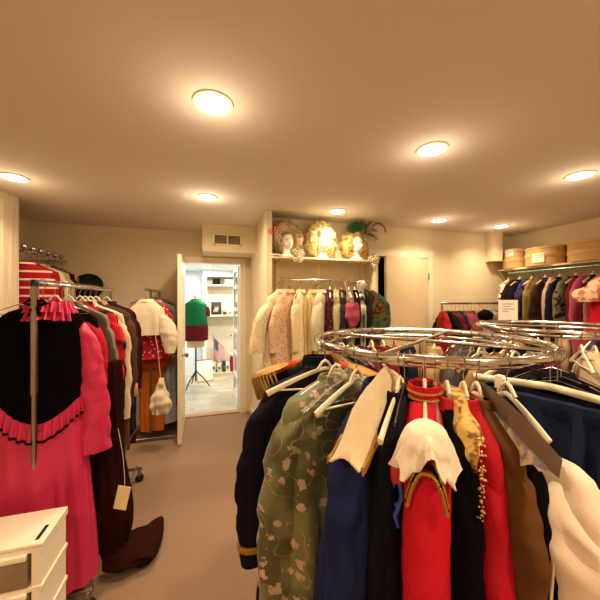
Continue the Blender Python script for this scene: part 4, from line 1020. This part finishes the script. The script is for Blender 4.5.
# ------------------------------------------------------------------ alcove upper rail
ZC = 2.0; CX = -1.64
t = thing('wall_rail', 'chrome upper clothes rail in the left alcove with knobbed waterfall hooks', 'rail', (CX, 3.32, ZC))
MB().tube([(0, 0, 0), (0, .86, 0)], .0125, 12).build('bar', M['chrome'], t)
for i in range(6):
    MB().lathe([(.001, .0), (.02, .01), (.028, .03), (.02, .05), (.001, .06)], n=14).build('knob', M['chrome'], t, (0, .03+i*.14, .01))
for y in (.05, .8): MB().tube([(0, y, 0), (-.17, y, .0), (-.34, y, -.01)], .008, 8).build('bracket', M['chrome'], t)
lc = [(.05, 'striped_jersey', 'jersey', 'red and white striped jersey on the upper alcove rail', cloth('#a01626', kind='stripe', c2='#e0ccae', scale=4.2, thr=.88), dict(L=.6, w=.22, sl=.5), 0),
      (.13, 'red_jacket', 'jacket', 'plain red jacket beside the striped jersey', cloth('#b01c2c'), dict(L=.6, w=.23, sl=.5), 4),
      (.23, 'cream_shirt', 'shirt', 'cream shirt with black tie on the upper alcove rail', cloth('#ecdcbd'), dict(L=.6, w=.24, sl=.5), 0),
      (.33, 'beige_shirt', 'shirt', 'beige shirt right of the cream shirt on the upper alcove rail', cloth('#c9b083'), dict(L=.6, w=.25, sl=.5), 0),
      (.45, 'wine_jacket', 'jacket', 'wine velvet jacket near the black hat on the upper alcove rail', velvet('#3a1018'), dict(L=.6, w=.25, sl=.5), 0),
      (.56, 'pinstripe_vest', 'vest', 'grey and maroon striped vest next to the black hat', cloth('#6b4a3c', kind='vstripe', c2='#c2a58c', scale=8), dict(L=.5, w=.25, sleeves=False), 0)]
for y, nm, cat, lab, mt, kw, rz in lc:
    coat(nm, cat, lab, (CX, 3.32+y, ZC), R(rz), mt, 'clothes on the upper alcove rail', low=True, **kw)
    hanger('wire', 'wire hanger holding the '+short(lab)+' in the alcove', (CX, 3.32+y, ZC), R(rz), 'hangers on the upper alcove rail', w=.17)
hx_ = px_on(87, YB-.2)
t = thing('bowler_hat', 'round black felt hat hung on the tan wall above the rolling rack', 'hat', (hx_, YB-.2, 1.69))
hm = cloth('#1f1d18'); b = MB(); b.lathe([(.001, .13), (.05, .125), (.09, .10), (.115, .05), (.12, 0)], n=32); o = b.build('crown', hm, t)
b = MB(); b.lathe([(.118, .004), (.16, .0), (.172, .008), (.172, .012), (.16, .006), (.118, .012)], n=36); o2 = b.build('brim', hm, t)
MB().lathe([(.119, .01), (.123, .012), (.121, .035), (.118, .036)], n=32).build('band', satin('#0f0d0c'), t)
t.rotation_euler = (R(70), R(-12), 0)
MB().tube([(hx_, YB, 1.72), (hx_, YB-.12, 1.73)], .006, 8).build('wall_peg', M['chrome'])
setp(bpy.data.objects['wall_peg'], 'small chrome peg on the tan wall carrying the round black hat', 'peg')

# ------------------------------------------------------------------ plastic drawers
hC = .93; fr = K(-1.03*hC-.03, 1.25*hC-.01)
t = thing('storage_tower', 'white plastic storage tower with frosted drawers at the lower left', 'storage tower', (fr.x, fr.y, 0), R(0))
T = H-hC; Wd, Dd = .42, .215
b = MB(); b.box(-Wd, 0, 0, Dd, T-.018, T); b.build('top', M['white'], t, bevel=.006, smooth=True)
b = MB(); b.box(-.035, -.022, .02, .1, T, T+.0015) ; b.build('top_slot', M['black'], t, smooth=False)
b = MB()
for x in (-Wd+.008, -.038):
    b.box(x, x+.03, .004, Dd-.004, 0, T-.016)
nD = 4; ph = (T-.03)/nD
for i in range(nD+1): b.box(-Wd+.002, -.002, .0, Dd, max(0, i*ph-.004), i*ph+.012)
b.build('frame', M['white'], t, smooth=False)
for i in range(nD):
    z0_ = i*ph+.013; z1_ = (i+1)*ph-.003
    do = MB().box(-Wd+.05, -.05, .0, Dd-.02, z0_, z1_-.012).build('drawer', M['frost'], t, bevel=.004)
    MB().box(-Wd+.05, -.05, -.012, .008, z1_-.022, z1_).build('drawer_lip', M['white'], do, bevel=.003)

# ------------------------------------------------------------------ hall contents
mp = K(-1.84, 5.3)
t = thing('dress_form', 'tall dressmaker form on a dark tripod stand in the hall', 'mannequin', (mp.x, mp.y, 0))
body_mb([(1.60, .035, .035, 0), (1.53, .045, .045), (1.49, .12, .06), (1.42, .15, .08), (1.25, .15, .10), (1.08, .12, .09), (.9, .15, .10), (.72, .15, .09)], 0, 1, 1, 32, 30).build('torso', mat('form_linen', '#cdb48a', .8), t)
MB().lathe([(.001, 1.64), (.025, 1.63), (.035, 1.6)], n=16).build('neck_cap', M['wood'], t)
MB().tube([(0, 0, .12), (0, 0, .74)], .014, 10).build('pole', M['black'], t)
for k in range(3):
    a = R(90+120*k+20); MB().tube([(0, 0, .3), (.14*math.cos(a), .14*math.sin(a), .16), (.24*math.cos(a), .24*math.sin(a), .02)], .011, 8).build('leg', M['black'], t)
o = coat('elf_vest', 'vest', 'green vest over a dark red top worn by the dress form in the hall', (mp.x, mp.y, 1.66), R(-16), cloth('#0f5a30'), None, low=True, w=.20, L=.45, d=.125, hem=.20, hemd=.14, sl=.2, sr=.07, sr1=.07, sm=cloth('#5c1420'), neck=.07)
body_mb([(-.53, .20, .135, 0), (-.62, .21, .14), (-.82, .20, .14)], .02, 5, 2, 40, 12).build('peplum', cloth('#5a1018'), o)['label'] = 'dark red peplum under the green vest'
MB().lathe([(.06, -.15), (.075, -.13), (.065, -.09), (.05, -.09)], n=20).build('red_neckline', cloth('#9a1c26'), o)
def fl(px, Yd, z): p = K((px-300)/300*Yd, Yd, z); return p
t = thing('top_hat', 'small black top hat on the highest hall shelf', 'hat', (.10, 6.34, 1.86)); MB().lathe([(.13, 0), (.13, .01), (.075, .012), (.07, .11), (.08, .12), (.001, .122)], n=24).build('felt', hm, t)
t = thing('hat_carton', 'white carton beside the black hat on the highest hall shelf', 'box', (.36, 6.36, 1.86)); MB().box(-.09, .09, -.08, .08, 0, .1).build('base', M['paper'], t, bevel=.004); MB().box(-.094, .094, -.084, .084, .08, .11).build('lid', M['white'], t, bevel=.004)
t = thing('picture_frame', 'dark framed picture standing on the middle hall shelf', 'picture', (.10, 6.33, 1.25)); MB().box(-.1, .1, -.012, .012, 0, .26).build('frame', M['black'], t, bevel=.004); MB().box(-.055, .055, -.016, -.012, .06, .2).build('image', mat('portrait_print', '#b39a7a', .6, kind='blotch', c2='#3a2c24', scale=12), t, smooth=False)
for i, (x, c, nm) in enumerate(((.27, '#2a2724', 'black'), (.37, '#8b8f8f', 'grey'), (.46, '#d8d5cb', 'white'))):
    t = thing('trinket_box', f'small {nm} box on the middle hall shelf', 'box', (x, 6.31, 1.25), 0, 'trinket boxes on the middle hall shelf'); MB().box(-.035, .035, -.03, .03, 0, .05).build('base', mat('tb'+c[1:], c, .5), t, bevel=.003); MB().box(-.037, .037, -.032, .032, .04, .06).build('lid', mat('tb'+c[1:]), t, bevel=.003)
# flag
t = thing('american_flag', 'small american flag on a stick standing on the bottom hall shelf', 'flag', (.09, 6.30, .13))
MB().tube([(0, 0, 0), (-.05, 0, .72)], .008, 8).build('stick', M['wood'], t); MB().lathe([(.05, -.03), (.05, -.01), (.012, .02)], n=16).build('base', M['black'], t)
b = MB(); red = mat('flag_red', '#b01c2c', .7); wht = mat('flag_white', '#efe9dc', .7); blu = mat('flag_blue', '#1c2a5c', .7)
for j in range(13):
    b.m(red if j % 2 == 0 else wht); rings = []
    for i in range(13):
        u = i/12; x = -.045+.22*u; z = .66-.032*j-.24*u**1.2+.0; y = .015*math.sin(u*9)
        if i < 6 and j < 7: rings = rings
        rings.append([(x, y-.002, z), (x, y+.002, z), (x, y+.002, z-.033), (x, y-.002, z-.033)])
    b.loft(rings)
b.build('cloth', None, t)
b = MB(); rings = []
for i in range(6):
    u = i/12; x = -.045+.22*u; z = .66-.24*u**1.2; y = .015*math.sin(u*9); rings.append([(x, y-.005, z), (x, y+.005, z), (x, y+.005, z-.224), (x, y-.005, z-.224)])
b.m(blu).loft(rings)
b.m(wht)
for i in range(5):
    for j in range(4):
        u = (i+.5)/12; x = -.045+.22*u; z = .66-.24*u**1.2-.03-.052*j; y = .015*math.sin(u*9)-.006
        b.tube([(x, y-.001, z), (x, y+.001, z)], .006, 5)
b.build('canton', None, t)
for i, (x, c, nm, h_) in enumerate(((.05, '#efe9dd', 'white card left of the flag foot', .2), (.16, '#e8e0d2', 'white card just right of the flag foot', .18), (.25, '#2c2a2c', 'dark bottle-like case on the bottom hall shelf', .22), (.32, '#efe7da', 'white card beside the red bag', .2))):
    t = thing('display_box', nm, 'box', (x, 6.26, .1), 0, 'boxes on the bottom hall shelf'); MB().box(-.035, .035, -.02, .02, 0, h_).build('carton', mat('db'+c[1:], c, .6), t, bevel=.003); MB().box(-.018, .018, -.0225, -.02, h_*.3, h_*.6).build('panel', mat('ink2', '#5a5350', .7), t, smooth=False)
t = thing('red_bag', 'red bag stuffed with white tissue on the bottom hall shelf', 'bag', (.46, 6.28, .1))
body_mb([(.30, .09, .06, 0), (.2, .1, .07), (.0, .09, .06)], .01, 3, 3, 28, 10).build('bag', cloth('#a51622'), t)
blossom_t = MB(); r_ = random.Random(3)
for i in range(10): blossom_t.tube([(r_.uniform(-.05, .05), r_.uniform(-.03, .03), .27), (r_.uniform(-.09, .09), r_.uniform(-.05, .05), .36)], [.03, .012], 6)
blossom_t.build('tissue', M['paper'], t)
t = thing('leaning_canvas', 'white canvas board leaning beside the dress form stand', 'board', (-.10, 5.95, 0), R(15)); o = MB().box(-.14, .14, -.012, .012, .0, .42).build('panel', M['paper'], t, bevel=.003); o.rotation_euler = (R(-14), 0, 0)
for z in (0, .4): MB().box(-.145, .145, -.016, .016, z, z+.02).build('edge_strip', M['wood'], o, smooth=False)

# ------------------------------------------------------------------ camera, world
cam = bpy.data.cameras.new('camera'); co = bpy.data.objects.new('camera', cam); col.objects.link(co)
co.location = (0, 0, H); co.rotation_euler = (R(90), 0, -TH); cam.sensor_width = 36; cam.lens = 18; cam.clip_start = .02
sc = bpy.context.scene; sc.camera = co
wd = bpy.data.worlds.new('world'); sc.world = wd; wd.use_nodes = True
wd.node_tree.nodes['Background'].inputs[0].default_value = (1, .9, .75, 1); wd.node_tree.nodes['Background'].inputs[1].default_value = .05
sc.view_settings.view_transform = 'Standard'; sc.view_settings.look = 'None'; sc.view_settings.gamma = 1
sc.view_settings.exposure = 0.14
